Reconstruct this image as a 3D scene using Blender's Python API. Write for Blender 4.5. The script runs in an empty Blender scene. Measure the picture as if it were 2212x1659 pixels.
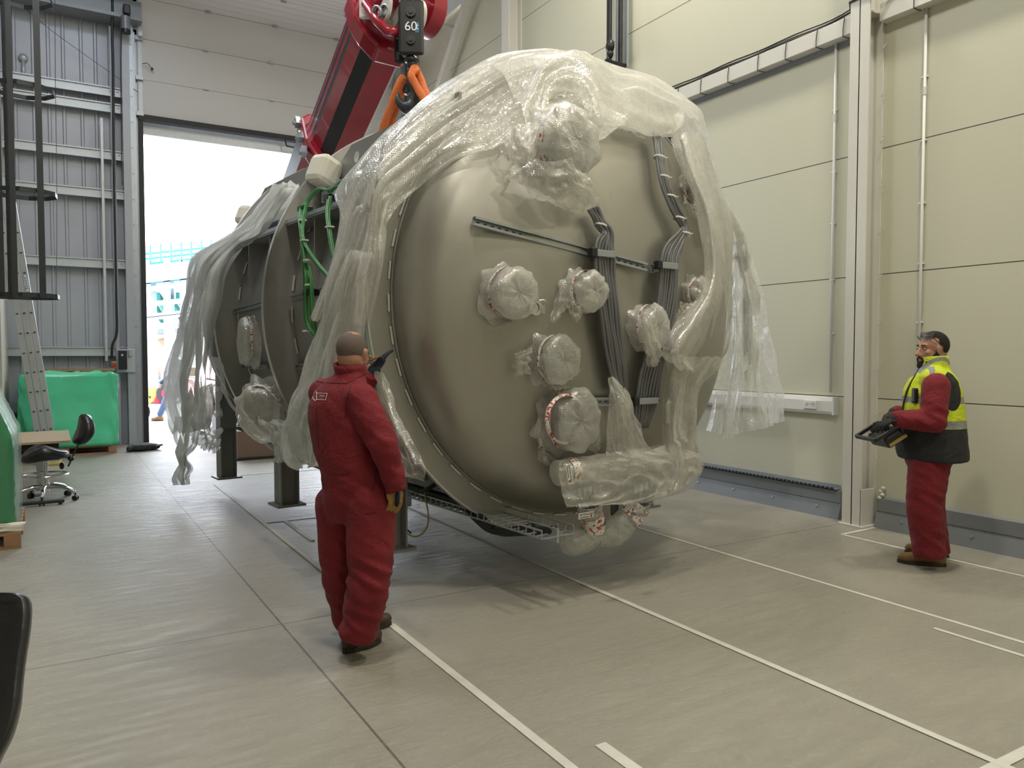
import bpy, bmesh, math, random
from mathutils import Vector as V, Matrix, noise
from math import sin, cos, pi, radians as R_
random.seed(7)
S = bpy.context.scene
COL = S.collection
D = bpy.data

# ------------------------------------------------------------------ camera, world, lights, exposure
YAW, PITCH, EYE, FPX = R_(31.0), R_(2.33), 1.63, 1660.0
cd = D.cameras.new('camera'); cam = D.objects.new('camera', cd); COL.objects.link(cam)
cam.location = (0, 0, EYE); cam.rotation_euler = (pi/2 - PITCH, 0, -YAW)
cd.sensor_fit = 'HORIZONTAL'; cd.sensor_width = 36.0; cd.lens = 36.0*FPX/2212.0
cd.clip_start = .05; cd.clip_end = 400
S.camera = cam
S.view_settings.view_transform = 'Standard'; S.view_settings.look = 'None'
S.view_settings.exposure = 0.0; S.view_settings.gamma = 1.0; S.view_settings.use_curve_mapping = False
W = D.worlds.new('overcast_sky'); S.world = W; W.use_nodes = True
bg = W.node_tree.nodes['Background']; bg.inputs[0].default_value = (.86, .92, 1.0, 1); bg.inputs[1].default_value = 9.0

def area(name, loc, size, power, color, rot=(0, 0, 0), sy=None, spread=None):
    l = D.lights.new(name, 'AREA'); l.energy = power; l.color = color; l.size = size
    if sy: l.shape = 'RECTANGLE'; l.size_y = sy
    if spread: l.spread = spread
    o = D.objects.new(name, l); COL.objects.link(o); o.location = loc; o.rotation_euler = rot
    return o
WARM = (1.0, .935, .79)
for ry in (7.4, 10.6): area('cool_fill_light', (.6, ry, 9.1), 3.0, 110, (.80, .88, 1.0), sy=1.2)  # added cool fill lamps under the roof, brightening the far left of the hall
for lx, ly, lp in ((1.2, -2.5, 110), (5.0, -2.5, 110), (1.0, 2.6, 190), (5.2, 2.4, 190), (0.2, 7.2, 75), (5.3, 7.2, 150), (5.4, 12.0, 60)):
    area('highbay_light', (lx, ly, 8.6), .55, lp, WARM)
por = area('door_daylight_portal', (3.9, 15.6, 2.94), 4.8, 1, (1, 1, 1), (-pi/2, 0, 0), sy=5.88)
por.data.cycles.is_portal = True

# ------------------------------------------------------------------ measuring helpers
FW = V((sin(YAW)*cos(PITCH), cos(YAW)*cos(PITCH), -sin(PITCH)))
RT = V((cos(YAW), -sin(YAW), 0)); UP = RT.cross(FW); EY = V((0, 0, EYE))
def ray(x, y): return FW + RT*((x-1106)/FPX) - UP*((y-829.5)/FPX)
def on_z(x, y, z=0): d = ray(x, y); return EY + d*((z-EYE)/d.z)
def on_x(x, y, X): d = ray(x, y); return EY + d*(X/d.x)
def on_y(x, y, Y): d = ray(x, y); return EY + d*(Y/d.y)
def at(x, y, Z): return EY + ray(x, y)*Z
PSI = R_(6); TC = V((3.451, 4.8, 0)); ZC = 1.996
TU = V((cos(PSI), sin(PSI), 0)); TA = V((-sin(PSI), cos(PSI), 0))
def tl(p): p = V(p)-TC; return V((p.dot(TU), p.dot(TA), p.z))          # world -> vessel axes
def tw(p): return TC + TU*p[0] + TA*p[1] + V((0, 0, p[2]))             # vessel axes -> world
def t_y(x, y, yl):
    o, d = tl(EY), ray(x, y); dl = V((d.dot(TU), d.dot(TA), d.z)); return o + dl*((yl-o.y)/dl.y)
def t_x(x, y, xl):
    o, d = tl(EY), ray(x, y); dl = V((d.dot(TU), d.dot(TA), d.z)); return o + dl*((xl-o.x)/dl.x)
def t_c(x, y, rad):
    o, d = tl(EY), ray(x, y); dl = V((d.dot(TU), d.dot(TA), d.z)); oz = o.z-ZC
    a = dl.x**2+dl.z**2; b = 2*(o.x*dl.x+oz*dl.z); c = o.x**2+oz**2-rad*rad; q = b*b-4*a*c
    if q < 0: t = -b/(2*a)
    else: t = (-b-q**.5)/(2*a)
    return o+dl*t
# dished head profile (radius, forward)
RD = 1.573
def head_profile():
    r, Rc, rk, s0 = RD, 2*RD, .1*2*RD, .04
    h = math.sqrt((Rc-rk)**2-(r-rk)**2); al = math.atan2(r-rk, h); L = [(r, 0), (r, s0)]
    for i in range(1, 15):
        a = (pi/2-al)*i/14; L.append((r-rk+rk*cos(a), s0+rk*sin(a)))
    for i in range(1, 29):
        b = al*(1-i/28); L.append((Rc*sin(b), s0-h+Rc*cos(b)))
    return L
HP = head_profile()
def head_f(rho):
    if rho >= RD: return -.3
    for (r0, f0), (r1, f1) in zip(HP[1:], HP[2:]):
        if r1 <= rho <= r0: return f1+(f0-f1)*(rho-r1)/max(r0-r1, 1e-6)
    return HP[-1][1]
def t_h(x, y, off=0.0):
    o, d = tl(EY), ray(x, y); dl = V((d.dot(TU), d.dot(TA), d.z)); t = 2.0
    while t < 9:
        p = o+dl*t
        if -p.y < head_f(math.hypot(p.x, p.z-ZC))+off: return p
        t += .004
    return t_y(x, y, -off-.1)

# ------------------------------------------------------------------ materials
def mat(name, col, rough=.5, metal=0.0, **k):
    m = D.materials.new(name); m.use_nodes = True; nt = m.node_tree; b = nt.nodes['Principled BSDF']
    b.inputs['Base Color'].default_value = (*col, 1); b.inputs['Roughness'].default_value = rough
    b.inputs['Metallic'].default_value = metal
    N, L = nt.nodes, nt.links
    co = N.new('ShaderNodeTexCoord').outputs['Object']
    if k.get('var'):
        amt, sc = k['var']; n = N.new('ShaderNodeTexNoise'); n.inputs['Scale'].default_value = sc
        n.inputs['Detail'].default_value = 6; L.new(co, n.inputs['Vector'])
        mx = N.new('ShaderNodeMix'); mx.data_type = 'RGBA'
        mx.inputs[6].default_value = (*[c*(1-amt) for c in col], 1); mx.inputs[7].default_value = (*[min(1, c*(1+amt)) for c in col], 1)
        L.new(n.outputs['Fac'], mx.inputs[0]); L.new(mx.outputs[2], b.inputs['Base Color'])
    if k.get('bump'):
        st, sc = k['bump']; n = N.new('ShaderNodeTexNoise'); n.inputs['Scale'].default_value = sc
        n.inputs['Detail'].default_value = 4; L.new(co, n.inputs['Vector'])
        bp = N.new('ShaderNodeBump'); bp.inputs['Strength'].default_value = st; bp.inputs['Distance'].default_value = .01
        L.new(n.outputs['Fac'], bp.inputs['Height']); L.new(bp.outputs[0], b.inputs['Normal'])
    if k.get('coat'): b.inputs['Coat Weight'].default_value = k['coat']
    if k.get('sheen'): b.inputs['Sheen Weight'].default_value = k['sheen']
    return m
def mnode(nt, op, a, b=None, c=None):
    n = nt.nodes.new('ShaderNodeMath'); n.operation = op
    for i, v in enumerate((a, b, c)):
        if v is None: continue
        if isinstance(v, (int, float)): n.inputs[i].default_value = v
        else: nt.links.new(v, n.inputs[i])
    return n.outputs[0]
def mixc(nt, f, a, b):
    n = nt.nodes.new('ShaderNodeMix'); n.data_type = 'RGBA'
    for i, v in ((0, f), (6, a), (7, b)):
        if isinstance(v, tuple): n.inputs[i].default_value = (*v, 1)
        elif isinstance(v, (int, float)): n.inputs[i].default_value = v
        else: nt.links.new(v, n.inputs[i])
    return n.outputs[2]
def coords(nt, which='Object'):
    tc = nt.nodes.new('ShaderNodeTexCoord'); s = nt.nodes.new('ShaderNodeSeparateXYZ')
    nt.links.new(tc.outputs[which], s.inputs[0]); return tc.outputs[which], s.outputs
def noise_n(nt, vec, sc, det=5, rough=.5, dist=0, stretch=None):
    if stretch:
        mp = nt.nodes.new('ShaderNodeMapping'); mp.inputs['Scale'].default_value = stretch
        nt.links.new(vec, mp.inputs[0]); vec = mp.outputs[0]
    n = nt.nodes.new('ShaderNodeTexNoise'); n.inputs['Scale'].default_value = sc; n.inputs['Detail'].default_value = det
    n.inputs['Roughness'].default_value = rough; n.inputs['Distortion'].default_value = dist
    nt.links.new(vec, n.inputs['Vector']); return n.outputs['Fac']
def ramp(nt, f, stops):
    n = nt.nodes.new('ShaderNodeValToRGB'); e = n.color_ramp.elements
    while len(e) < len(stops): e.new(.5)
    for el, (p, c) in zip(e, stops): el.position = p; el.color = (*(c if isinstance(c, tuple) else (c, c, c)), 1)
    nt.links.new(f, n.inputs[0]); return n.outputs[0]
def band(nt, v, centre, half):   # 1 inside |v-centre|<half
    return mnode(nt, 'LESS_THAN', mnode(nt, 'ABSOLUTE', mnode(nt, 'SUBTRACT', v, centre)), half)

M = {}
# polished concrete with saw-cut joints
m = mat('polished_concrete', (.4, .38, .34), .3); nt = m.node_tree; b = nt.nodes['Principled BSDF']
vec, xyz = coords(nt)
n1 = noise_n(nt, vec, .55, 8, .62, .8, (1, 1.5, 1)); n2 = noise_n(nt, vec, 5, 6, .7, 0, (1, 2.5, 1)); n3 = noise_n(nt, vec, 28, 3, .6)
base = ramp(nt, n1, [(.28, (.285, .268, .222)), (.5, (.335, .315, .262)), (.72, (.375, .355, .30))])
base = mixc(nt, mnode(nt, 'MULTIPLY', n2, .35), base, (.27, .255, .215))
base = mixc(nt, ramp(nt, n3, [(.52, 0.0), (.75, .35)]), base, (.42, .40, .36))
j = mnode(nt, 'MAXIMUM', mnode(nt, 'MAXIMUM', band(nt, xyz[0], 1.16, .006), band(nt, xyz[1], 4.62, .005)), band(nt, xyz[1], 10.3, .004))
base = mixc(nt, mnode(nt, 'MULTIPLY', j, .75), base, (.07, .065, .055))
nt.links.new(base, b.inputs['Base Color'])
nt.links.new(ramp(nt, noise_n(nt, vec, 1.6, 6, .65, .5), [(.3, .28), (.7, .44)]), b.inputs['Roughness'])
bp = nt.nodes.new('ShaderNodeBump'); bp.inputs['Strength'].default_value = .6; bp.inputs['Distance'].default_value = .035
nt.links.new(noise_n(nt, vec, 5, 8, .68, .5, (.7, 2.4, 1)), bp.inputs['Height']); nt.links.new(bp.outputs[0], b.inputs['Normal'])
M['concrete'] = m
M['white_line'] = mat('worn_white_line', (.62, .61, .56), .55, var=(.18, 9))
# insulated wall panels: joint each 1.16 m, fine ribs
def panel_mat(name, col, axis=2, off=.04, pitch=1.16, rib=.085, ribs=.10):
    m = mat(name, col, .42); nt = m.node_tree; b = nt.nodes['Principled BSDF']
    vec, xyz = coords(nt); z = mnode(nt, 'SUBTRACT', xyz[axis], off)
    fr = mnode(nt, 'FRACT', mnode(nt, 'DIVIDE', z, pitch)); jd = mnode(nt, 'ABSOLUTE', mnode(nt, 'SUBTRACT', fr, .5))
    jm = mnode(nt, 'GREATER_THAN', jd, .5-.0042/pitch)
    fr2 = mnode(nt, 'FRACT', mnode(nt, 'DIVIDE', z, rib)); d2 = mnode(nt, 'ABSOLUTE', mnode(nt, 'SUBTRACT', fr2, .5))
    rm = mnode(nt, 'GREATER_THAN', d2, .5-.022)
    c = mixc(nt, mnode(nt, 'MULTIPLY', noise_n(nt, vec, .6, 3), .25), col, tuple(x*.9 for x in col))
    c = mixc(nt, mnode(nt, 'MULTIPLY', rm, ribs), c, tuple(x*.55 for x in col))
    c = mixc(nt, jm, c, (.04, .037, .03)); nt.links.new(c, b.inputs['Base Color'])
    bp = nt.nodes.new('ShaderNodeBump'); bp.inputs['Strength'].default_value = .12; bp.inputs['Distance'].default_value = .004
    nt.links.new(mnode(nt, 'MULTIPLY', mnode(nt, 'GREATER_THAN', d2, .45), -1), bp.inputs['Height']); nt.links.new(bp.outputs[0], b.inputs['Normal'])
    return m
M['wall_panel'] = panel_mat('cream_insulated_panel', (.60, .595, .475), ribs=.09)
M['cladding'] = mat('grey_liner_sheet', (.40, .42, .475), .36, .1, var=(.12, 1.5))
M['galv'] = mat('galvanised_steel', (.42, .46, .50), .38, .7, var=(.15, 12))
M['galv_lt'] = mat('pale_galvanised_steel', (.50, .53, .56), .42, .45, var=(.12, 10))
M['white_steel'] = mat('white_painted_steel', (.66, .65, .60), .38, var=(.05, 3))
M['white_wall'] = mat('white_wall_board', (.62, .60, .54), .6, var=(.04, 2))
M['white_plastic'] = mat('white_plastic', (.72, .72, .70), .35)
M['door_panel'] = panel_mat('white_door_panel', (.62, .61, .62), axis=0, off=50, pitch=200, rib=300, ribs=0)
M['dark_rubber'] = mat('black_rubber', (.018, .019, .022), .55)
M['black'] = mat('black_plastic', (.014, .014, .016), .38)
M['black_steel'] = mat('black_painted_steel', (.02, .025, .028), .42)
M['leather'] = mat('black_leather', (.018, .018, .021), .30, bump=(.12, 60))
M['chrome'] = mat('chrome', (.75, .76, .78), .12, 1.0)
M['skirting'] = mat('grey_flashing', (.24, .26, .28), .42, .2, var=(.08, 4))
M['skirting_side'] = mat('grey_flashing_face', (.30, .32, .335), .45, .2, var=(.07, 4))
# bead-blasted stainless
def steel(name, col, rough, metal=.85, fine=.1):
    m = mat(name, col, rough, metal); nt = m.node_tree; b = nt.nodes['Principled BSDF']; vec, xyz = coords(nt)
    c = mixc(nt, noise_n(nt, vec, 1.3, 6, .6, .6), tuple(x*.86 for x in col), tuple(min(1, x*1.1) for x in col))
    c = mixc(nt, ramp(nt, noise_n(nt, vec, 4.5, 8, .75, 1.2), [(.58, 0.0), (.74, .22)]), c, tuple(x*.6 for x in col))
    nt.links.new(c, b.inputs['Base Color'])
    nt.links.new(ramp(nt, noise_n(nt, vec, 2.2, 5), [(.3, rough-.05), (.7, rough+.07)]), b.inputs['Roughness'])
    bp = nt.nodes.new('ShaderNodeBump'); bp.inputs['Strength'].default_value = fine; bp.inputs['Distance'].default_value = .002
    nt.links.new(noise_n(nt, vec, 220, 2), bp.inputs['Height']); nt.links.new(bp.outputs[0], b.inputs['Normal'])
    return m
M['steel'] = steel('bead_blasted_stainless', (.42, .41, .37), .40, .75)
M['steel_shell'] = steel('grey_stainless_shell', (.42, .43, .45), .40, .75)
M['steel_ring'] = steel('stainless_flange', (.39, .385, .36), .46, .75)
M['steel_frame'] = steel('stainless_frame', (.30, .305, .30), .46, .45)
M['bright'] = mat('bright_steel_strip', (.66, .66, .64), .28, .85)
M['weld'] = mat('bright_weld', (.72, .71, .67), .4, .5)
M['cable'] = mat('grey_cable_sheath', (.15, .155, .165), .42)
M['green_cable'] = mat('green_cable', (.05, .22, .06), .4)
M['yellow_cable'] = mat('yellow_green_cable', (.45, .42, .10), .45)
M['tie'] = mat('white_cable_tie', (.8, .8, .78), .4)
# films
def film(name, col, alpha, bub=True, rough=.22, scale=72, grad=.35, trans=.42):
    m = D.materials.new(name); m.use_nodes = True; nt = m.node_tree; N, L = nt.nodes, nt.links
    for n in list(N): N.remove(n)
    out = N.new('ShaderNodeOutputMaterial'); vec, xyz = coords(nt)
    b = N.new('ShaderNodeBsdfPrincipled'); b.inputs['Base Color'].default_value = (*col, 1)
    b.inputs['Roughness'].default_value = rough; b.inputs['Specular IOR Level'].default_value = .9
    tr = N.new('ShaderNodeBsdfTranslucent'); tr.inputs[0].default_value = (*col, 1)
    tp = N.new('ShaderNodeBsdfTransparent'); tp.inputs[0].default_value = (.97, .975, .96, 1)
    bp = N.new('ShaderNodeBump'); bp.inputs['Strength'].default_value = .8; bp.inputs['Distance'].default_value = .01
    big = noise_n(nt, vec, 7, 5, .62, 1.2)
    h = mnode(nt, 'MULTIPLY', big, 1.1)
    if bub:
        vo = N.new('ShaderNodeTexVoronoi'); vo.inputs['Scale'].default_value = scale; vo.inputs['Randomness'].default_value = .12
        L.new(vec, vo.inputs['Vector']); vs = mnode(nt, 'SMOOTH_MIN', vo.outputs['Distance'], .45, .2)
        h = mnode(nt, 'SUBTRACT', h, mnode(nt, 'MULTIPLY', vs, .85))
    L.new(h, bp.inputs['Height']); L.new(bp.outputs[0], b.inputs['Normal']); L.new(bp.outputs[0], tr.inputs['Normal'])
    s1 = N.new('ShaderNodeMixShader'); s1.inputs[0].default_value = trans; L.new(b.outputs[0], s1.inputs[1]); L.new(tr.outputs[0], s1.inputs[2])
    # more film in view at grazing angles makes it denser
    lw = N.new('ShaderNodeLayerWeight'); lw.inputs['Blend'].default_value = .35
    a = mnode(nt, 'ADD', mnode(nt, 'MULTIPLY', lw.outputs['Facing'], grad), alpha)
    a = mnode(nt, 'ADD', a, mnode(nt, 'MULTIPLY', mnode(nt, 'SUBTRACT', big, .5), .5 if bub else .25))
    if bub: a = mnode(nt, 'ADD', a, mnode(nt, 'MULTIPLY', mnode(nt, 'SUBTRACT', .35, vs), .45))
    a = mnode(nt, 'MINIMUM', mnode(nt, 'MAXIMUM', a, .06), .97)
    s2 = N.new('ShaderNodeMixShader'); L.new(a, s2.inputs[0]); L.new(tp.outputs[0], s2.inputs[1]); L.new(s1.outputs[0], s2.inputs[2])
    gl = N.new('ShaderNodeBsdfGlossy'); gl.inputs['Roughness'].default_value = .10 if bub else .25; gl.inputs[0].default_value = (1, 1, 1, 1); L.new(bp.outputs[0], gl.inputs['Normal'])
    s3 = N.new('ShaderNodeMixShader'); L.new(mnode(nt, 'ADD', mnode(nt, 'MULTIPLY', a, .20 if bub else .07), .02), s3.inputs[0]); L.new(s2.outputs[0], s3.inputs[1]); L.new(gl.outputs[0], s3.inputs[2])
    L.new(s3.outputs[0], out.inputs[0]); return m
M['bubble'] = film('bubble_wrap', (.93, .92, .88), .36)
M['bubble_dense'] = film('layered_bubble_wrap', (.93, .92, .88), .52)
M['bubble_thin'] = film('single_bubble_wrap', (.93, .93, .9), .20)
M['foam_film'] = film('thin_foam_film', (.95, .96, .97), .50, bub=False, rough=.35, trans=.62)
M['clear_film'] = film('clear_stretch_film', (.80, .86, .84), .04, bub=False, rough=.12, grad=.30)
M['white_foam'] = mat('white_foam', (.74, .71, .63), .75)
# printed tape: white with red and dark marks
m = mat('printed_tape', (.8, .78, .74), .35); nt = m.node_tree; vec, xyz = coords(nt)
mk = mnode(nt, 'GREATER_THAN', noise_n(nt, vec, 38, 1), .60); mk2 = mnode(nt, 'GREATER_THAN', noise_n(nt, vec, 46, 2, .5, .3, (1.3, .8, 1.1)), .64)
c = mixc(nt, mk, (.80, .78, .74), (.55, .06, .06)); c = mixc(nt, mk2, c, (.05, .05, .05))
nt.links.new(c, nt.nodes['Principled BSDF'].inputs['Base Color']); M['tape'] = m
M['green_wrap'] = mat('green_shrink_film', (.10, .66, .37), .26, var=(.25, 2.2), bump=(1.0, 3.0), coat=.4)
M['green_dark'] = mat('dark_green_foam', (.02, .25, .10), .35, var=(.2, 4), coat=.3)
M['wood'] = mat('pallet_wood', (.34, .20, .11), .75, var=(.3, 8))
M['board'] = mat('brown_board', (.20, .13, .09), .7)
# oak veneer
m = mat('oak_veneer', (.46, .35, .23), .42); nt = m.node_tree; vec, xyz = coords(nt)
nt.links.new(ramp(nt, noise_n(nt, vec, 6, 6, .6, .6, (1, 14, 14)), [(.3, (.33, .24, .15)), (.7, (.52, .41, .28))]), nt.nodes['Principled BSDF'].inputs['Base Color']); M['oak'] = m
M['alu'] = mat('aluminium', (.52, .55, .58), .35, .6, var=(.06, 6))
M['red_paint'] = mat('crane_red', (.32, .012, .03), .25, coat=.5, var=(.15, 3))
M['boom_dark'] = mat('boom_dark_grey', (.035, .04, .045), .35, var=(.3, 3))
M['boom_grey'] = mat('boom_grey', (.22, .245, .27), .35, .2)
M['orange'] = mat('orange_webbing', (.62, .15, .035), .7, bump=(.5, 40), var=(.2, 12))
M['dirty_white'] = mat('chipped_white_paint', (.62, .62, .58), .5, var=(.35, 14))
M['white_paint'] = mat('white_print', (.85, .86, .88), .4)
M['blue_print'] = mat('blue_print', (.03, .17, .40), .4)
# cloth
def cloth(name, col, dirt=.25):
    m = mat(name, col, .82); nt = m.node_tree; b = nt.nodes['Principled BSDF']; vec, xyz = coords(nt)
    c = mixc(nt, noise_n(nt, vec, 3.2, 6, .6, .5), tuple(x*(1-dirt) for x in col), tuple(min(1, x*(1+dirt)) for x in col))
    nt.links.new(c, b.inputs['Base Color'])
    h = mnode(nt, 'ADD', mnode(nt, 'MULTIPLY', noise_n(nt, vec, 9, 5, .6, 1.0), 1.0), mnode(nt, 'MULTIPLY', noise_n(nt, vec, 160, 2), .06))
    bp = nt.nodes.new('ShaderNodeBump'); bp.inputs['Strength'].default_value = .6; bp.inputs['Distance'].default_value = .03
    nt.links.new(h, bp.inputs['Height']); nt.links.new(bp.outputs[0], b.inputs['Normal'])
    b.inputs['Sheen Weight'].default_value = .04
    return m
M['red_cloth'] = cloth('red_cotton', (.18, .007, .015))
M['seam'] = mat('dark_red_seam', (.07, .005, .008), .8)
M['black_cloth'] = cloth('black_cloth', (.012, .013, .016))
M['navy'] = cloth('navy_cloth', (.02, .03, .07))
M['jeans'] = cloth('blue_denim', (.06, .10, .2))
m = mat('skin', (.42, .22, .15), .5, var=(.12, 16)); m.node_tree.nodes['Principled BSDF'].inputs['Subsurface Weight'].default_value = .1; M['skin'] = m
M['stubble'] = mat('grey_stubble_hair', (.13, .10, .085), .8, var=(.3, 90), bump=(.4, 250))
M['hair'] = mat('dark_hair', (.010, .007, .006), .85, var=(.4, 60), bump=(.9, 220))
M['eye'] = mat('eye_white', (.6, .57, .52), .2)
M['glove_tan'] = mat('tan_leather_glove', (.30, .18, .06), .75, var=(.4, 22))
M['glove_navy'] = mat('navy_glove', (.012, .018, .035), .7)
M['boot'] = mat('tan_boot_leather', (.20, .11, .035), .65, var=(.4, 14))
M['boot_dark'] = mat('worn_brown_leather', (.055, .036, .022), .6, var=(.4, 14))
M['sole'] = mat('dark_sole', (.03, .025, .02), .7)
M['mat_dark'] = mat('dark_grey_fabric', (.035, .038, .042), .8)

# ------------------------------------------------------------------ mesh builder
class MB:
    def __init__(s): s.v = []; s.f = []; s.m = []
    def add(s, vs, fs, mi=0):
        o = len(s.v); s.v += [V(p) for p in vs]; s.f += [tuple(i+o for i in f) for f in fs]; s.m += [mi]*len(fs); return s
    def box(s, c, sz, ax=None, mi=0):
        c = V(c); X, Y, Z = ax or (V((1, 0, 0)), V((0, 1, 0)), V((0, 0, 1)))
        vs = [c+X*(sz[0]/2*i)+Y*(sz[1]/2*j)+Z*(sz[2]/2*k) for k in (-1, 1) for j in (-1, 1) for i in (-1, 1)]
        return s.add(vs, [(0, 2, 3, 1), (4, 5, 7, 6), (0, 1, 5, 4), (2, 6, 7, 3), (0, 4, 6, 2), (1, 3, 7, 5)], mi)
    def bb(s, a, b, mi=0):
        a, b = V(a), V(b); return s.box((a+b)/2, [abs(b[i]-a[i]) for i in range(3)], None, mi)
    def bar(s, a, b, w, h, up=(0, 0, 1), mi=0):
        a, b = V(a), V(b); Y = (b-a); ln = Y.length; Y = Y/ln; Z = V(up); X = Y.cross(Z)
        if X.length < 1e-4: X = Y.cross(V((1, 0, 0)))
        X.normalize(); Z = X.cross(Y); return s.box((a+b)/2, (w, ln, h), (X, Y, Z), mi)
    def rings(s, rings, closed=True, cap=True, mi=0):
        n = len(rings[0]); vs = [p for r in rings for p in r]; fs = []
        for i in range(len(rings)-1):
            for k in range(n if closed else n-1):
                a = i*n+k; b = i*n+(k+1) % n; fs.append((a, b, b+n, a+n))
        if cap and closed: fs.append(tuple(range(n))[::-1]); fs.append(tuple(range((len(rings)-1)*n, len(rings)*n)))
        return s.add(vs, fs, mi)
    def tube(s, pts, r, seg=8, mi=0, cap=True):
        pts = [V(p) for p in pts]; R = []; T0 = None; X = None
        for i, p in enumerate(pts):
            t = (pts[min(i+1, len(pts)-1)]-pts[max(i-1, 0)])
            t = t.normalized() if t.length > 1e-9 else V((0, 0, 1))
            if X is None:
                X = t.cross(V((0, 0, 1)));
                if X.length < .1: X = t.cross(V((1, 0, 0)))
                X.normalize()
            else:
                X = X-t*X.dot(t); X.normalize()
            Y = t.cross(X); rr = r[i] if isinstance(r, (list, tuple)) else r
            R.append([p+(X*cos(a)+Y*sin(a))*rr for a in [2*pi*k/seg for k in range(seg)]])
        return s.rings(R, True, cap, mi)
    def cyl(s, a, b, r, seg=24, mi=0, r2=None): return s.tube([a, b], [r, r if r2 is None else r2], seg, mi)
    def prism(s, poly, d, mi=0):      # extrude polygon by vector d
        d = V(d); n = len(poly); vs = [V(p) for p in poly]+[V(p)+d for p in poly]
        return s.add(vs, [tuple(range(n))[::-1], tuple(range(n, 2*n))]+[(i, (i+1) % n, (i+1) % n+n, i+n) for i in range(n)], mi)
    def lathe(s, prof, c, ax, seg=96, mi=0, closed=False):   # prof (radius, along)
        c, A = V(c), V(ax).normalized(); X = A.cross(V((0, 0, 1)))
        if X.length < .1: X = A.cross(V((1, 0, 0)))
        X.normalize(); Y = A.cross(X); R = []
        for r, h in prof: R.append([c+A*h+(X*cos(a)+Y*sin(a))*r for a in [2*pi*k/seg for k in range(seg)]])
        if closed: R.append(R[0])
        return s.rings(R, True, False, mi)
    def ell(s, c, rad, ax=None, seg=16, nr=10, mi=0):
        c = V(c); X, Y, Z = ax or (V((1, 0, 0)), V((0, 1, 0)), V((0, 0, 1))); R = []
        for i in range(nr+1):
            t = pi*(i+.02)/(nr+.04); R.append([c+X*(rad[0]*sin(t)*cos(a))+Y*(rad[1]*sin(t)*sin(a))+Z*(rad[2]*cos(t)) for a in [2*pi*k/seg for k in range(seg)]])
        return s.rings(R, True, True, mi)
    def cone(s, a, b, ra, rb, seg=14, mi=0):   # round cone
        a, b = V(a), V(b); t = (b-a); L = t.length; t = t/L; P = []; Q = []
        for k in (0, .35, .7): P.append(a-t*ra*cos(k*pi/2)*1.0); Q.append(max(ra*sin(k*pi/2), ra*.02))
        P.append(a); Q.append(ra); P.append(b); Q.append(rb)
        for k in (.7, .35, 0): P.append(b+t*rb*cos(k*pi/2)); Q.append(max(rb*sin(k*pi/2), rb*.02))
        return s.tube(P, Q, seg, mi)
    def grid(s, rows, mi=0):
        n = len(rows[0]); vs = [p for r in rows for p in r]
        return s.add(vs, [(i*n+k, i*n+k+1, (i+1)*n+k+1, (i+1)*n+k) for i in range(len(rows)-1) for k in range(n-1)], mi)
    def build(s, name, mats, parent=None, smooth=False, local=False, bevel=0, solid=0, sub=0, loc=None, fix=True, angle=None):
        me = D.meshes.new(name); pv = s.v
        if parent is not None and not local:
            mi = parent['_m'] if False else XF[parent.name].inverted(); pv = [mi@p for p in s.v]
        if parent is None:
            if loc is None:
                lo = V([min(p[i] for p in s.v) for i in range(3)]); hi = V([max(p[i] for p in s.v) for i in range(3)])
                loc = V(((lo.x+hi.x)/2, (lo.y+hi.y)/2, lo.z))
            pv = [p-V(loc) for p in s.v]
        me.from_pydata([tuple(p) for p in pv], [], s.f); me.polygons.foreach_set('material_index', s.m)
        for x in (mats if isinstance(mats, (list, tuple)) else [mats]): me.materials.append(M[x] if isinstance(x, str) else x)
        if fix:
            bm = bmesh.new(); bm.from_mesh(me); bmesh.ops.recalc_face_normals(bm, faces=bm.faces); bm.to_mesh(me); bm.free()
        if smooth: me.polygons.foreach_set('use_smooth', [True]*len(me.polygons))
        me.update(); o = D.objects.new(name, me); COL.objects.link(o)
        if angle:
            es = []
            bm = bmesh.new(); bm.from_mesh(me)
            for e in bm.edges:
                if len(e.link_faces) == 2 and e.calc_face_angle(0) > R_(angle): e.smooth = False
            bm.to_mesh(me); bm.free()
        if bevel: md = o.modifiers.new('bevel', 'BEVEL'); md.width = bevel; md.segments = 2; md.limit_method = 'ANGLE'
        if solid: md = o.modifiers.new('solid', 'SOLIDIFY'); md.thickness = solid
        if sub: md = o.modifiers.new('sub', 'SUBSURF'); md.levels = sub; md.render_levels = sub
        if parent is not None: o.parent = parent; XF[o.name] = XF[parent.name].copy()
        else: o.location = loc; XF[o.name] = Matrix.Translation(V(loc))
        return o
XF = {}
def thing(name, label, cat, loc=(0, 0, 0), rz=0, group=None):
    o = D.objects.new(name, None); COL.objects.link(o); o.location = loc; o.rotation_euler = (0, 0, rz)
    XF[o.name] = Matrix.Translation(V(loc))@Matrix.Rotation(rz, 4, 'Z'); o.empty_display_size = .1
    o['label'] = label; o['category'] = cat
    if group: o['group'] = group
    return o
def tag(o, label, cat, group=None):
    o['label'] = label; o['category'] = cat
    if group: o['group'] = group
    return o
def struct(o): o['kind'] = 'structure'; return o
def lab(o, l): o['label'] = l; return o
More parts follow.
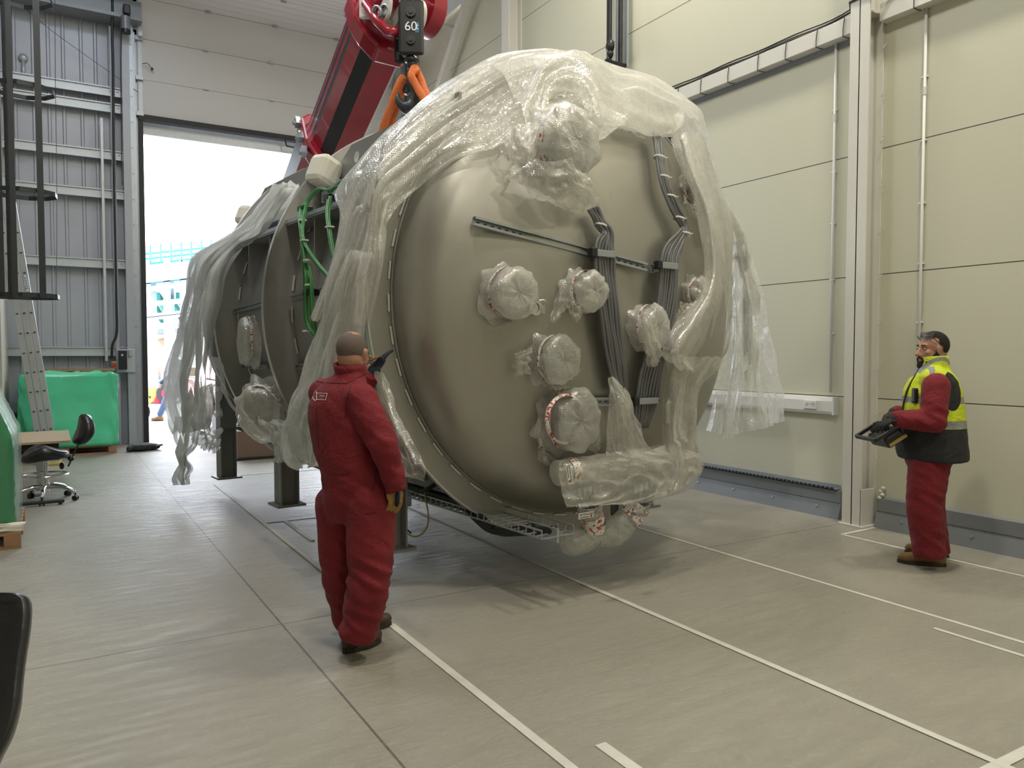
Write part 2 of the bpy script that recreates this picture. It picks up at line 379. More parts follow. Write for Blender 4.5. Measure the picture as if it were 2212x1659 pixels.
def remesh(mb, voxel, smooth=6, disp=None):
    me = D.meshes.new('tmp'); me.from_pydata([tuple(p) for p in mb.v], [], mb.f)
    bm = bmesh.new(); bm.from_mesh(me); bmesh.ops.recalc_face_normals(bm, faces=bm.faces); bm.to_mesh(me); bm.free()
    o = D.objects.new('tmp', me); COL.objects.link(o)
    md = o.modifiers.new('r', 'REMESH'); md.mode = 'VOXEL'; md.voxel_size = voxel
    md = o.modifiers.new('s', 'SMOOTH'); md.factor = .5; md.iterations = smooth
    dg = bpy.context.evaluated_depsgraph_get(); dg.update(); ev = o.evaluated_get(dg); m2 = D.meshes.new_from_object(ev)
    out = MB(); vs = [v.co.copy() for v in m2.vertices]
    if disp:
        ns = [v.normal.copy() for v in m2.vertices]; vs = [p+n*disp(p, n) for p, n in zip(vs, ns)]
    out.v = vs; out.f = [tuple(p.vertices) for p in m2.polygons]; out.m = [0]*len(out.f)
    D.objects.remove(o); D.meshes.remove(me); D.meshes.remove(m2); return out
def cr(pts, n):        # Catmull-Rom through points, n samples
    pts = [V(p) for p in pts]; out = []
    if len(pts) == 2: return [pts[0].lerp(pts[1], i/(n-1)) for i in range(n)]
    P = [pts[0]*2-pts[1]]+pts+[pts[-1]*2-pts[-2]]; k = len(pts)-1
    for i in range(n):
        t = i/(n-1)*k; j = min(int(t), k-1); t -= j; a, b_, c, d = P[j:j+4]
        out.append(.5*((2*b_)+(c-a)*t+(2*a-5*b_+4*c-d)*t*t+(3*b_-a-3*c+d)*t**3))
    return out
def fbm(p, sc): return noise.noise(V(p)*sc)
def ridged(p): return 1-abs(noise.noise(p))*2

# ================================================================== SETTING
struct(MB().bb((-9, -6, -.2), (6.9, 15.72, 0)).build('floor', 'concrete', loc=(0, 0, 0)))
o = MB().bb((-9, -6, 9.2), (6.9, 15.9, 9.4)).build('ceiling', mat('pale_roof_sheet', (.45, .45, .44), .6, var=(.05, 1)), loc=(0, 0, 9.2)); struct(o)
struct(MB().bb((6.65, -6, 0), (6.9, 15.9, 9.2)).build('wall_right', 'wall_panel', loc=(0, 0, 0)))
struct(MB().bb((-9, -6.2, 0), (6.9, -6, 9.2)).build('wall_rear', 'wall_panel', loc=(0, 0, 0)))
struct(MB().bb((-9.2, -6, 0), (-9, 15.9, 9.2)).build('wall_left', 'white_wall', loc=(0, 0, 0)))
struct(MB().bb((-9, 13.35, 0), (-.60, 15.5, 9.2)).build('wall_partition', 'white_wall', loc=(0, 0, 0)))
struct(MB().bb((-4, 8.2, 4.0), (-.74, 13.3, 4.45)).build('trim_50', 'white_steel', bevel=.01))
# end wall: ribbed liner left and right of the opening
def ribbed(x0, x1, z0, z1):
    mb = MB(); xs = []; x = x0
    while x < x1:
        xs += [(x, 0), (min(x+.16, x1), 0), (min(x+.175, x1), .028), (min(x+.205, x1), .028), (min(x+.22, x1), 0)]; x += .22
        if int((x-x0)/.22) % 4 == 0: x += .05
    rows = [[V((a, 15.5-d, z)) for a, d in xs] for z in (z0, z1)]
    mb.grid(rows); mb.bb((x0, 15.53, z0), (x1, 15.75, z1)); return mb
wb = MB(); 
for a in ((-.6, 1.30, 0, 9.2), (6.32, 6.65, 0, 9.2), (1.30, 6.32, 8.3, 9.2)):
    r = ribbed(*a); wb.add(r.v, r.f)
wall_back = struct(wb.build('wall_back', 'cladding', loc=(0, 0, 0), fix=False))
def trim(n, mb, m, **k): return struct(mb.build('trim_%d' % n, m, **k))
# galvanised sheeting rails on the end wall
for i, z in enumerate((1.66, 3.2, 4.42, 5.10, 5.92, 6.2)):
    mb = MB(); mb.bb((-.6, 15.33, z-.055), (1.28, 15.47, z+.055)); mb.bb((-.6, 15.30, z-.085), (1.28, 15.33, z-.055)); mb.bb((-.6, 15.30, z+.055), (1.28, 15.335, z+.075))
    for q in (1.0, 1.12): mb.cyl((q, 15.325, z+.02), (q, 15.30, z+.02), .014, 8)
    trim(i+1, mb, 'galv_lt')
trim(7, MB().bb((-.6, 15.30, .62), (.9, 15.47, .80)), 'galv_lt')
# dark eaves beam, guide rail, jamb
mb = MB(); mb.bb((-.6, 15.1, 7.45), (1.5, 15.45, 7.75)); mb.bb((-.6, 15.0, 7.40), (1.5, 15.45, 7.46)); mb.bb((-.6, 14.4, 7.9), (1.5, 14.9, 8.2)); mb.bb((1.26, 15.5, 7.3), (1.5, 15.7, 9.2)); trim(8, mb, 'skirting')
mb = MB(); mb.bb((1.30, 15.22, 0), (1.36, 15.5, 7.6)); mb.bb((1.36, 15.30, 0), (1.40, 15.36, 7.3)); mb.bb((1.36, 15.44, 0), (1.47, 15.49, 7.3))
for k in range(16): mb.cyl((1.33, 15.215, .3+.45*k), (1.33, 15.2, .3+.45*k), .014, 8)
trim(9, mb, 'galv')
mb = MB(); mb.bb((1.44, 15.38, 0), (1.52, 15.56, 5.9)); mb.bb((1.40, 15.50, 0), (1.46, 15.75, 8.3)); trim(10, mb, 'dark_rubber')
mb = MB(); mb.bb((1.5, 15.58, 5.60), (6.3, 15.75, 5.98)); trim(11, mb, 'galv_lt')
mb = MB(); mb.bb((1.0, 15.25, 0), (1.06, 15.30, 7.3)); mb.bb((1.18, 15.2, 0), (1.30, 15.5, 7.5)); trim(12, mb, 'cladding')
mb = MB(); mb.bb((6.3, 15.2, 0), (6.42, 15.75, 8.3)); trim(13, mb, 'galv')
# sectional door, raised; lower sections hang below the track bend
door = D.objects.new('door_1', None); COL.objects.link(door); door['kind'] = 'structure'; XF[door.name] = Matrix.Identity(4)
path = [(15.42, 5.90), (15.42, 6.53), (15.42, 7.25), (15.10, 7.84), (14.45, 8.06), (13.75, 8.08), (13.05, 8.10), (12.35, 8.12), (11.65, 8.14), (10.95, 8.16)]
for i in range(len(path)-1):
    (ya, za), (yb, zb) = path[i], path[i+1]; d = V((0, yb-ya, zb-za)); nrm = V((0, d.z, -d.y)).normalized()
    if nrm.y > 0: nrm = -nrm
    if i > 3: nrm = V((0, 0, -1))
    a = V((0, ya, za))+d*.004; b_ = V((0, yb, zb))-d*.004; th = -nrm*.05
    mb = MB(); mb.prism([V((1.44, 0, 0))+a, V((6.34, 0, 0))+a, V((6.34, 0, 0))+b_, V((1.44, 0, 0))+b_], th)
    if i > 2:
        for q in (.2, .4, .6, .8):
            p = a.lerp(b_, q)+nrm*.001; mb.bar(V((1.45, 0, 0))+p, V((6.33, 0, 0))+p, .016, .004, tuple(nrm))
    mb.prism([V((1.44, 0, 0))+b_-nrm*.02-d*.03, V((6.34, 0, 0))+b_-nrm*.02-d*.03, V((6.34, 0, 0))+b_-nrm*.02+d*.04, V((1.44, 0, 0))+b_-nrm*.02+d*.04], -nrm*.03, 1)
    o = mb.build('door_section', ['door_panel', 'dark_rubber'], door)
    hb = MB()
    for x in (2.6, 3.8, 5.0): hb.box(V((x, 0, 0))+a+nrm*.012, (.09, .07, .02) if i < 3 else (.09, .06, .02)); hb.cyl(V((x-.05, 0, 0))+a+nrm*.025, V((x+.05, 0, 0))+a+nrm*.025, .010, 8)
    if i > 0: hb.build('hinge', 'galv', door)
    if i < 3:
        eb = MB(); eb.box(V((1.49, 0, 0))+(a+b_)/2+nrm*.01, (.07, .02, .62)); eb.box(V((1.47, 0, 0))+a+nrm*.04, (.12, .08, .07)); eb.build('end_cap', 'galv_lt', door)
mb = MB(); mb.bb((1.44, 15.36, 5.80), (6.34, 15.50, 5.90)); mb.build('bottom_seal', 'dark_rubber', door)
mb = MB(); mb.tube(cr([(1.52, 15.34, 6.78), (1.6, 15.33, 6.8), (1.68, 15.34, 6.72)], 8), .006, 6); mb.cyl((1.68, 15.37, 6.72), (1.68, 15.32, 6.72), .022, 12); mb.build('pull_cord', 'black', door)
hx = on_y(625, 318, 15.42).x
mb = MB(); mb.tube([(hx-.10, 15.36, 5.82), (hx-.07, 15.36, 5.68), (hx+.28, 15.36, 5.66), (hx+.30, 15.36, 5.80)], .018, 8); mb.build('handle', 'black', door)
# right wall fittings
mb = MB(); mb.bb((6.57, 4.85, 0.0), (6.65, 15.4, .17)); mb.bb((6.60, 4.85, 0.17), (6.65, 15.4, .17)) if False else None
def skirting(n, y0, y1):
    mb = MB(); mb.prism([V((6.555, y0, 0)), V((6.60, y0, .155)), V((6.592, y0, .160)), V((6.592, y0, .275)), V((6.65, y0, .285)), V((6.65, y0, 0))], (0, y1-y0, 0)); o = struct(mb.build('baseboard_right', 'skirting', loc=(6.6, y0, 0)))
    return o
skirting(1, 4.74, 15.3); skirting(2, -6, 4.36)
mb = MB()
for y in [5.0+.55*k for k in range(18)]+[4.1-.62*k for k in range(8)]: mb.cyl((6.60, y, .085), (6.574, y, .095), .012, 8)
trim(14, mb, 'galv')
mb = MB(); mb.bb((6.596, 5.20, .0), (6.60, 5.205, .165)); trim(15, mb, 'dark_rubber')
# perforated channel on top of the skirting
ch = MB(); ch.bb((6.56, 4.78, .285), (6.645, 9.5, .290)); ch.bb((6.56, 4.78, .285), (6.563, 9.5, .315)); ch.bb((6.640, 4.78, .285), (6.645, 9.5, .325))
for k in range(92):
    y = 4.80+.051*k; ch.bb((6.555, y, .290), (6.5595, y+.03, .308), 1)
o = ch.build('cable_tray', ['galv', 'dark_rubber']); tag(o, 'perforated galvanised channel lying along the top of the grey skirting', 'cable tray')
# steel columns
def column(n, y0, y1, x0=6.42, base=True, top=9.2):
    mb = MB(); mb.bb((x0, y0, 0), (x0+.018, y1, top)); mb.bb((6.63, y0, 0), (6.649, y1, top)); mb.bb((x0, (y0+y1)/2-.008, 0), (6.64, (y0+y1)/2+.008, top))
    if base:
        mb.bb((x0, y0-.005, 0), (6.62, y0+.012, .36)); mb.bb((x0-.02, y0-.03, 0), (6.645, y1+.03, .02))
        mb.bb((x0+.018, y0, 4.72), (6.63, (y0+y1)/2, 4.735))
    return trim(n, mb, 'white_steel', bevel=.003)
column(16, 4.40, 4.60)
column(17, 10.75, 10.98, x0=6.40, base=False)
# hooks on the column's edge
for k in range(10):
    z = .62+.42*k; q = MB().tube([(6.60, 4.395, z), (6.585, 4.37, z+.01), (6.60, 4.35, z+.06), (6.63, 4.395, z+.06)], .003, 5)
    if k % 1 == 0: tag(q.build('wire_hook', 'white_steel'), 'small wire hooks up the near side of the white column', 'hook', 'wire hooks on the white column')
q = MB(); 
for k in range(4): q.ell((6.60+.006*k, 4.33-.02*(k % 2), .28+.03*k), (.022, .02, .018))
tag(q.build('pipe_clip', 'white_steel'), 'small white lumpy fitting at the foot of the near column', 'fitting')
# long white rail along the wall with black cables
mb = MB(); mb.bb((6.53, 4.62, 4.64), (6.65, 10.7, 4.80)); mb.bb((6.53, 1.0, 4.64), (6.65, 4.38, 4.80)); trim(18, mb, 'white_steel', bevel=.004)
mb = MB(); mb.bb((6.640, 4.62, 4.58), (6.649, 10.7, 4.64)); trim(19, mb, 'skirting')
for k, y in enumerate((4.75, 5.05, 5.42, 5.78, 6.2, 6.62, 7.0, 4.05)):
    q = MB().tube([(6.63, y, 4.64), (6.60, y, 4.632), (6.522, y, 4.632), (6.522, y, 4.70), (6.522, y-.012, 4.79), (6.54, y, 4.815)], .004, 5)
    tag(q.build('cable_clip', 'black'), 'thin black wire clips hooked over the long white wall rail', 'cable clip', 'wire clips on the wall rail')
for k, (dz, dx, r) in enumerate(((0, 0, .012), (.02, .02, .010), (.035, 0, .008))):
    pts = [(6.57+dx, y, 4.825+dz+(.05*math.exp(-((y-4.5)/.25)**2))+.006*sin(y*7+k)) for y in [1.5+.1*i for i in range(92)]]
    pts = [(x-(.16 if 4.30 < y < 4.70 else 0), y, z) for x, y, z in pts]
    tag(MB().tube(pts, r, 6).build('power_cable', 'black'), ('thick black cable lying lowest on the white wall rail', 'middle black cable along the white wall rail', 'thinnest black cable, topmost on the white wall rail')[k], 'cable')
# conduits, trunking, socket
def conduit(name, x, y, z0, z1, label, clips):
    t = thing(name, label, 'conduit', (x, y, z0)); MB().cyl((x, y, z0), (x, y, z1), .0135, 12).build('pipe', 'white_plastic', t, smooth=True)
    MB().cyl((x, y, z1-.75), (x, y, z1-.68), .017, 12).build('coupler', 'white_plastic', t)
    for z in clips:
        q = MB(); q.bb((x-.005, y-.022, z-.008), (6.65, y+.034, z+.008)); q.build('clip', 'white_plastic', t, bevel=.002)
conduit('conduit', 6.628, 4.90, 1.24, 4.64, 'white conduit running down the wall to the socket trunking', (4.0, 3.4, 2.9, 2.35, 1.82))
conduit('conduit', 6.628, 4.00, .32, 4.64, 'white conduit on the wall behind the worker in the yellow vest', (4.05, 3.5, 2.95, 2.42, 1.9, 1.35))
t = thing('wall_trunking', 'white plastic trunking on the cream wall holding a double socket', 'trunking', (6.6, 6, 1.02))
mb = MB(); mb.prism([V((6.65, 4.83, 1.02)), V((6.60, 4.83, 1.02)), V((6.585, 4.83, 1.05)), V((6.585, 4.83, 1.15)), V((6.60, 4.83, 1.19)), V((6.65, 4.83, 1.19))], (0, 4.2, 0)); mb.build('cover', 'white_plastic', t, bevel=.004)
MB().bb((6.580, 4.822, 1.015), (6.65, 4.845, 1.195)).build('end_cap', 'white_plastic', t, bevel=.004)
q = MB().bb((6.570, 5.02, 1.065), (6.586, 5.17, 1.15)); so = q.build('socket', 'white_plastic', t, bevel=.004)
q = MB()
for y in (5.05, 5.13):
    q.bb((6.568, y-.004, 1.108), (6.571, y+.004, 1.118)); q.bb((6.568, y-.014, 1.095), (6.571, y-.008, 1.100)); q.bb((6.568, y+.008, 1.095), (6.571, y+.014, 1.100))
q.build('pin_hole', 'black', so)
q = MB()
for y in (5.075, 5.105): q.bb((6.565, y-.009, 1.118), (6.572, y+.009, 1.136))
q.build('switch', 'white_plastic', so, bevel=.002)
# diagonal bracing far along the wall
a, b_ = on_x(1012, -4, 6.45), on_x(930, 250, 6.45)
trim(20, MB().bar(a+(a-b_)*.2, b_+(b_-a)*.6, .14, .14, (1, 0, 0)), 'white_steel', bevel=.01)
# mesh tray high up
a, b_ = on_x(1000, -12, 6.1), on_x(935, 45, 6.1)
mb = MB(); mb.bar(a+(a-b_)*.4, b_+(b_-a)*.4, .25, .01, (0, 0, 1)); mb.bar(a+(a-b_)*.4+V((-.12, 0, .03)), b_+(b_-a)*.4+V((-.12, 0, .03)), .008, .07); mb.bar(b_+V((-.25, 0, -.02)), b_+V((.5, 0, -.02)), .04, .04)
tag(mb.build('cable_tray', 'galv_lt'), 'galvanised cable tray high on the wall behind the crane head', 'cable tray')
# black vertical hose guide on the wall above the vessel
t = thing('hanging_rail', 'pair of black vertical rails with a loop hanging above the wrapped vessel', 'rail', on_x(1330, 145, 6.4))
mb = MB()
for x0, w in ((1317, .075), (1341, .06)):
    p = on_x(x0, 140, 6.45); mb.bb((6.42, p.y-w/2, p.z), (6.46, p.y+w/2, 8.9))
p0, p1 = on_x(1308, 135, 6.43), on_x(1350, 145, 6.43); mb.bar(p0, p1, .05, .09); mb.build('rail', 'black', t, bevel=.01)
mb = MB(); q0 = on_x(1332, 60, 6.5)
mb.bb((6.5, q0.y-.02, q0.z-.5), (6.64, q0.y+.02, 8.9)); q0 = on_x(1352, 60, 6.5); mb.bb((6.5, q0.y-.02, q0.z-.5), (6.53, q0.y+.02, 8.9)); mb.build('mounting_channel', 'galv', t)
mb = MB(); c = on_x(1318, 100, 6.36); mb.ell(c, (.05, .07, .09)); mb.ell(c-V((0, 0, .1)), (.04, .05, .06)); mb.build('trolley', 'black', t, smooth=True)

# painted floor lines
def line(n, pts, w=.05, z=.0015):
    z += (n % 11)*.00025
    mb = MB()
    for a, b_ in zip(pts, pts[1:]): mb.bar((a[0], a[1], z), (b_[0], b_[1], z), w, .003)
    return trim(n, mb, 'white_line')
line(30, [(1.72, 0.6), (1.72, 4.27)], .045); line(31, [(1.72, 4.31), (1.72, 10.0)], .04)
line(32, [(3.19, .6), (3.19, 4.35)], .04); line(33, [(3.19, 4.35), (3.21, 10.5)], .03); line(34, [(4.66, .6), (4.66, 10.5)], .032)
line(35, [(6.05, .8), (6.05, 4.33), (6.58, 4.35)], .035); line(36, [(4.45, 1.0), (4.45, 2.56)], .03)
line(37, [(1.93, 1.8), (1.93, 2.5)], .055); line(38, [(1.92, 6.55), (1.92, 7.45)], .04); line(39, [(1.98, 10.58), (5.5, 10.46)], .04)
line(40, [(3.0, 1.56), (5.2, 1.54)], .05); line(41, [(1.72, 7.46), (2.6, 7.46)], .015)

# ================================================================== VESSEL
T = thing('vacuum_vessel', 'huge stainless steel vessel with domed end slung from the crane', 'tank', TC, PSI)
def ring_mb(y0, y1, r0, r1, seg=128):
    return MB().lathe([(r0, y0), (r1, y0), (r1, y1), (r0, y1)], (0, 0, ZC), (0, 1, 0), seg, 0, True)
hd = MB().lathe([(r, -f) for r, f in HP], (0, 0, ZC), (0, 1, 0), 160)
hd.build('domed_head', 'steel', T, smooth=True, local=True)
LEN = 4.6; RS = 1.50
MB().lathe([(RS, 0.0), (RS, LEN), (RS-.1, LEN+.25), (RS-.5, LEN+.42), (0.01, LEN+.5)], (0, 0, ZC), (0, 1, 0), 128).build('shell', 'steel_shell', T, smooth=True, local=True)
o = ring_mb(0, .035, RS-.02, 1.75).build('flange', 'steel_ring', T, smooth=True, local=True, angle=40)
lab(o, 'front flange beside the domed head')
ring_mb(-.004, .039, 1.745, 1.756).build('flange_edge', 'bright', T, smooth=True, local=True, angle=40)
def s_for(px, py, Rr):   # axial place whose ring's left edge shows at px
    best = min([i*.02 for i in range(60, 300)], key=lambda s: abs(min(pj(tw((Rr*cos(a), s, ZC+Rr*sin(a))))[0] for a in [pi+k*.05 for k in range(-12, 13)])-px)); return best
def pj(p):
    d = V(p)-EY; z = d.dot(FW); return (1106+FPX*d.dot(RT)/z, 829.5-FPX*d.dot(UP)/z)
R2, R3 = 1.75, 1.74
S2, S3 = s_for(567, 690, R2), s_for(462, 700, R3); S4 = 4.25
for k, (s, r) in enumerate(((S2, R2), (S3, R3), (S4, 1.56))):
    o = ring_mb(s-.02, s+.02, RS-.02, r).build('flange', 'steel_ring', T, smooth=True, local=True, angle=40)
    ring_mb(s-.024, s+.024, r-.004, r+.004).build('flange_edge', 'bright', T, smooth=True, local=True, angle=40)
# stitch welds, each a bead of its own
def stitches(y, r, n, ln, h=.014, d=.012, only_left=False):
    src = None
    for k in range(n):
        a = 2*pi*k/n+.03
        if only_left and cos(a) > .1: continue
        c = V((r*cos(a), y, ZC+r*sin(a)))
        if src is None: src = MB().box((0, 0, 0), (ln, d, h)).build('stitch_weld', 'weld', T, local=True, bevel=.003); o = src
        else: o = src.copy(); COL.objects.link(o); XF[o.name] = XF[T.name].copy()
        o.location = c; o.rotation_euler = (0, pi/2-a-pi, 0)
stitches(-.008, RD+.028, 48, .115)
for s in (S2, S3): stitches(s-.028, RS+.012, 36, .13, only_left=True)
ring_mb(-.012, 0.0, RD+.001, RD+.014).build('weld_seam', 'steel_frame', T, smooth=True, local=True)
# legs
legs_w = [(1.975, 10.621), (2.176, 8.373), (2.432, 6.025)]; HOV = .22; kk = (EYE-HOV)/EYE
for i, (x, y) in enumerate(legs_w):
    p = tl((x*kk, y*kk, HOV))
    for sgn in (1, -1):
        q = V((p.x*sgn, p.y, HOV)); topz = ZC-math.sqrt(max(RS**2-(abs(q.x)+.11)**2, .01))+.03
        w = .088; mb = MB(); mb.bb((q.x-w, q.y-w, HOV), (q.x-w+.014, q.y+w, topz)); mb.bb((q.x+w-.014, q.y-w, HOV), (q.x+w, q.y+w, topz)); mb.bb((q.x-w, q.y-.006, HOV), (q.x+w, q.y+.006, topz+.05))
        mb.bb((q.x-w+.01, q.y-w+.02, HOV+.55), (q.x+w-.01, q.y-w+.03, topz-.05)); lg = mb.build('leg', 'steel_frame', T, local=True)
        mb = MB(); mb.bb((q.x-.135, q.y-.135, HOV-.02), (q.x+.135, q.y+.135, HOV))
        mb.build('base_plate', 'steel_frame', lg, local=True)
    # saddle between the two legs
    poly = [(-abs(p.x)+.05, .78), (-.62, .50), (.62, .50), (abs(p.x)-.05, .78)]; arc = [(1.50*sin(a), ZC-1.50*cos(a)) for a in [.62-k*.124 for k in range(11)]]
    MB().prism([V((a, p.y-.01, b_)) for a, b_ in poly]+[V((a, p.y-.01, b_)) for a, b_ in arc], (0, .02, 0)).build('saddle', 'steel_frame', T, local=True)
mb = MB(); mb.bb((-1.0, .4, .62), (-.9, 4.4, .74)); mb.bb((.9, .4, .62), (1.0, 4.4, .74)); mb.build('underframe', 'steel_frame', T, local=True)
# drain nozzles under the belly
mb = MB(); p = tl(at(520, 900, 9.4)); mb.cyl(p, p+V((.55, -.1, -.25)), .13, 20); mb.build('pipe_stub', 'steel_frame', T, local=True, smooth=True, angle=40)
# side shelves between rings with gussets
def shelf(pa, sa, pb, sb):
    A = t_y(pa[0], pa[1], sa); B = t_y(pb[0], pb[1], sb); B.x = A.x; z = (A.z+B.z)/2; xi = -math.sqrt(max(RS**2-(z-ZC)**2, .04))+.05
    mb = MB(); mb.bb((A.x, sa, z-.012), (xi, sb, z)); sh = mb.build('shelf_plate', 'steel_shell', T, local=True)
    MB().bb((A.x-.01, sa, z), (A.x+.03, sb, z+.03)).build('shelf_rail', 'galv', sh, local=True)
    for q in (.32, .72):
        y = sb+(sa-sb)*(1-q) if sa < sb else sb+(sa-sb)*q
        h = .62; poly = [V((A.x+.03, y, z-.012)), V((xi, y, z-.012)), V((-math.sqrt(RS**2-(z-h-ZC)**2) if abs(z-h-ZC) < RS else xi, y, z-h)), V((A.x+.12, y, z-.12))]
        zb = z-h; xb = -math.sqrt(max(RS**2-(zb-ZC)**2, 0)); poly = [V((A.x+.04, y, z-.012)), V((xi, y, z-.012)), V((xb, y, zb)), V((xb-.02, y, zb))]
        MB().prism(poly, (0, .014, 0)).build('gusset', 'steel_ring', sh, local=True)
    return A.x, z
sx, sz = shelf((617, 480), S2, (785, 400), .04)
shelf((500, 540), S3, (612, 482), S2)
# small lengthwise rails on the shell
def rail_c(p0, p1, rr=RS+.03, w=.045):
    a, b_ = t_c(*p0, rr), t_c(*p1, rr); mb = MB(); mb.bar(a, b_, w, .012, (-1, 0, 0)); mb.bar(a+V((-.02, 0, .018)), b_+V((-.02, 0, .018)), .006, .03, (-1, 0, 0)); mb.bar(a+V((-.02, 0, -.018)), b_+V((-.02, 0, -.018)), .006, .03, (-1, 0, 0)); return mb
for p0, p1 in (((498, 676), (566, 658)), ((632, 646), (790, 604)), ((508, 790), (575, 793)), ((640, 790), (790, 800))):
    rail_c(p0, p1).build('mounting_rail', 'galv', T, local=True)
# lifting frame along the top left
def fr_pt(px, py, z): o_, d = tl(EY), ray(px, py); dl = V((d.dot(TU), d.dot(TA), d.z)); return o_+dl*((z-o_.z)/dl.z)
FX = -1.12; FZ = 3.25
def beam(y0, y1, nm, lbl):
    z0, z1 = FZ-.14, FZ+.10; mb = MB()
    mb.prism([V((FX, y0, z0)), V((FX, y1, z0)), V((FX, y1, z1-.16)), V((FX, y1-.35, z1)), V((FX, y0+.0, z1))], (.02, 0, 0))
    mb.bb((FX, y0, z0-.012), (FX+.20, y1, z0)); bm_ = mb.build(nm, 'steel_frame', T, local=True); lab(bm_, lbl)
    mb = MB(); mb.prism([V((FX-.03, y0, z0-.02)), V((FX-.16, y0, z0-.13)), V((FX-.16, y0, z0-.22)), V((FX+.06, y0, z0-.22)), V((FX+.06, y0, z0-.02))], (0, y1-y0-.1, 0)); mb.build('side_channel', 'galv', bm_, local=True)
    q = MB()
    for k in range(int((y1-y0)/.22)): q.cyl((FX-.10, y0+.12+.22*k, z0-.065), (FX-.12, y0+.12+.22*k, z0-.045), .016, 8)
    q.build('bolt', 'bright', bm_, local=True)
    yh = y1-.45; q = MB().cyl((FX-.004, yh, z1-.12), (FX+.024, yh, z1-.12), .045, 20); q.build('lug_hole', 'white_paint' if nm == 'x' else 'bright', bm_, local=True)
    MB().bb((FX+.02, y0+.6, z0), (FX+.12, y0+.615, z1-.01)).build('gusset', 'steel_frame', bm_, local=True)
def yl_at(px):  # axial place along the frame line seen at px
    return min([i*.02 for i in range(0, 300)], key=lambda s: abs(pj(tw((FX, s, FZ-.02)))[0]-px))
YA1 = yl_at(722); YB0, YB1 = yl_at(700)+.02, yl_at(548)
beam(-.1, YA1, 'lifting_beam', 'near half of the top frame'); beam(YB0+.15, YB1, 'lifting_beam', 'far half of the top frame')
for yy in (.5, 1.6, 2.9, 3.9): MB().bb((FX+.02, yy, FZ-.3), (FX+.2, yy+.1, FZ-.14)).build('cross_member', 'steel_frame', T, local=True)
MB().bb((.88, .1, FZ-.3), (.90, 4.8, FZ+.02)).build('lifting_beam', 'steel_frame', T, local=True)
# foam end blocks
for nm, px, py, sz_, lb in (('foam_block', 700, 372, .24, 'larger white foam block capping the near top beam of the vessel'), ('foam_block', 533, 468, .20, 'smaller white foam block capping the far top beam of the vessel')):
    z = FZ-.10; c = fr_pt(px, py, z); c = V((FX-.05, c.y if False else (YA1+.02 if px > 600 else YB1+.02), FZ-.09)); w = tw(c)
    # keep it on the sight line
    q = tw(t_x(px, py, FX-.12))
    mb = MB(); mb.box(q, (sz_*.9, sz_, sz_*1.05), (V((cos(.5), sin(.3), -.35)).normalized(), V((-sin(.3), cos(.3), .1)).normalized(), V((.33, -.06, .94)).normalized()))
    tag(mb.build(nm, 'white_foam', bevel=.05), lb, 'foam')

# rails on the head
def head_rail(p0, p1, off, nm, lbl):
    a, b_ = t_h(*p0, off), t_h(*p1, off); N_ = V((0, -1, 0)); mb = MB(); up = (b_-a).normalized().cross(N_).normalized()
    mb.bar(a, b_, .055, .006, tuple(N_))
    for s_ in (-1, 1): mb.bar(a+up*.027*s_+N_*.014, b_+up*.027*s_+N_*.014, .004, .034, tuple(N_)); mb.bar(a+up*.021*s_+N_*.03, b_+up*.021*s_+N_*.03, .014, .004, tuple(N_))
    n_ = int((b_-a).length/.05)
    for k in range(n_): p = a.lerp(b_, (k+.5)/n_)+N_*.004; mb.bar(p, p+(b_-a).normalized()*.022, .007, .003, tuple(N_), 1)
    return lab(mb.build('mounting_rail', ['galv', 'black'], T, local=True), lbl)
head_rail((1020, 478), (1392, 578), .05, 'r', 'long slotted rail across the domed head')
head_rail((1406, 580), (1585, 557), .05, 'r', 'short slotted rail right of the cables')
head_rail((1262, 868), (1425, 866), .05, 'r', 'lower slotted rail')
def bundle(px, n, r, spread, off, lbl):
    base = [t_h(x, y, off) for x, y, w in px]; ctr = cr(base, 60)
    wd = cr([V((w, 0, 0)) for *_, w in px], 60); e = None
    bd = MB(); bo = None
    for i in range(n):
        pts = []
        for k, p in enumerate(ctr):
            t = ctr[min(k+1, 59)]-ctr[max(k-1, 0)]; sd = t.cross(V((0, -1, 0))).normalized()
            u_ = (i-(n-1)/2)/max(n-1, 1); pts.append(p+sd*u_*wd[k].x*2*r*n*spread+V((0, -r*.8*((i*3) % 2)*(1.3-wd[k].x)-.004*sin(k*.5+i), 0)))
        o = MB().tube(pts, r, 8).build('signal_cable', 'cable', T, local=True, smooth=True)
    return ctr, wd
c1, w1 = bundle([(1280, 448, .5), (1296, 480, .45), (1312, 505, .5), (1306, 540, 1), (1308, 600, 1), (1319, 700, .95), (1333, 790, .85), (1343, 850, .7)], 7, .0125, .92, .085, '')
c2, w2 = bundle([(1417, 292, .5), (1424, 340, .45), (1434, 395, .45), (1455, 448, .5), (1478, 490, .4), (1470, 512, .5), (1452, 545, .9), (1446, 580, 1), (1440, 650, 1), (1423, 740, 1), (1405, 815, 1.15), (1397, 866, 1.2), (1386, 925, .7)], 8, .0115, .95, .085, '')
for (x, y, w) in ((1308, 548, .17), (1446, 574, .17), (1400, 866, .20)):
    p = t_h(x, y, .115); up = V((0, 0, 1)); mb = MB(); mb.box(p, (w, .02, .045)); mb.build('cable_clamp', 'galv', T, local=True, bevel=.004)
    mb = MB(); mb.box(p+V((-w/2-.02, .01, 0)), (.05, .05, .06)); mb.build('clamp_block', 'black', T, local=True, bevel=.008)
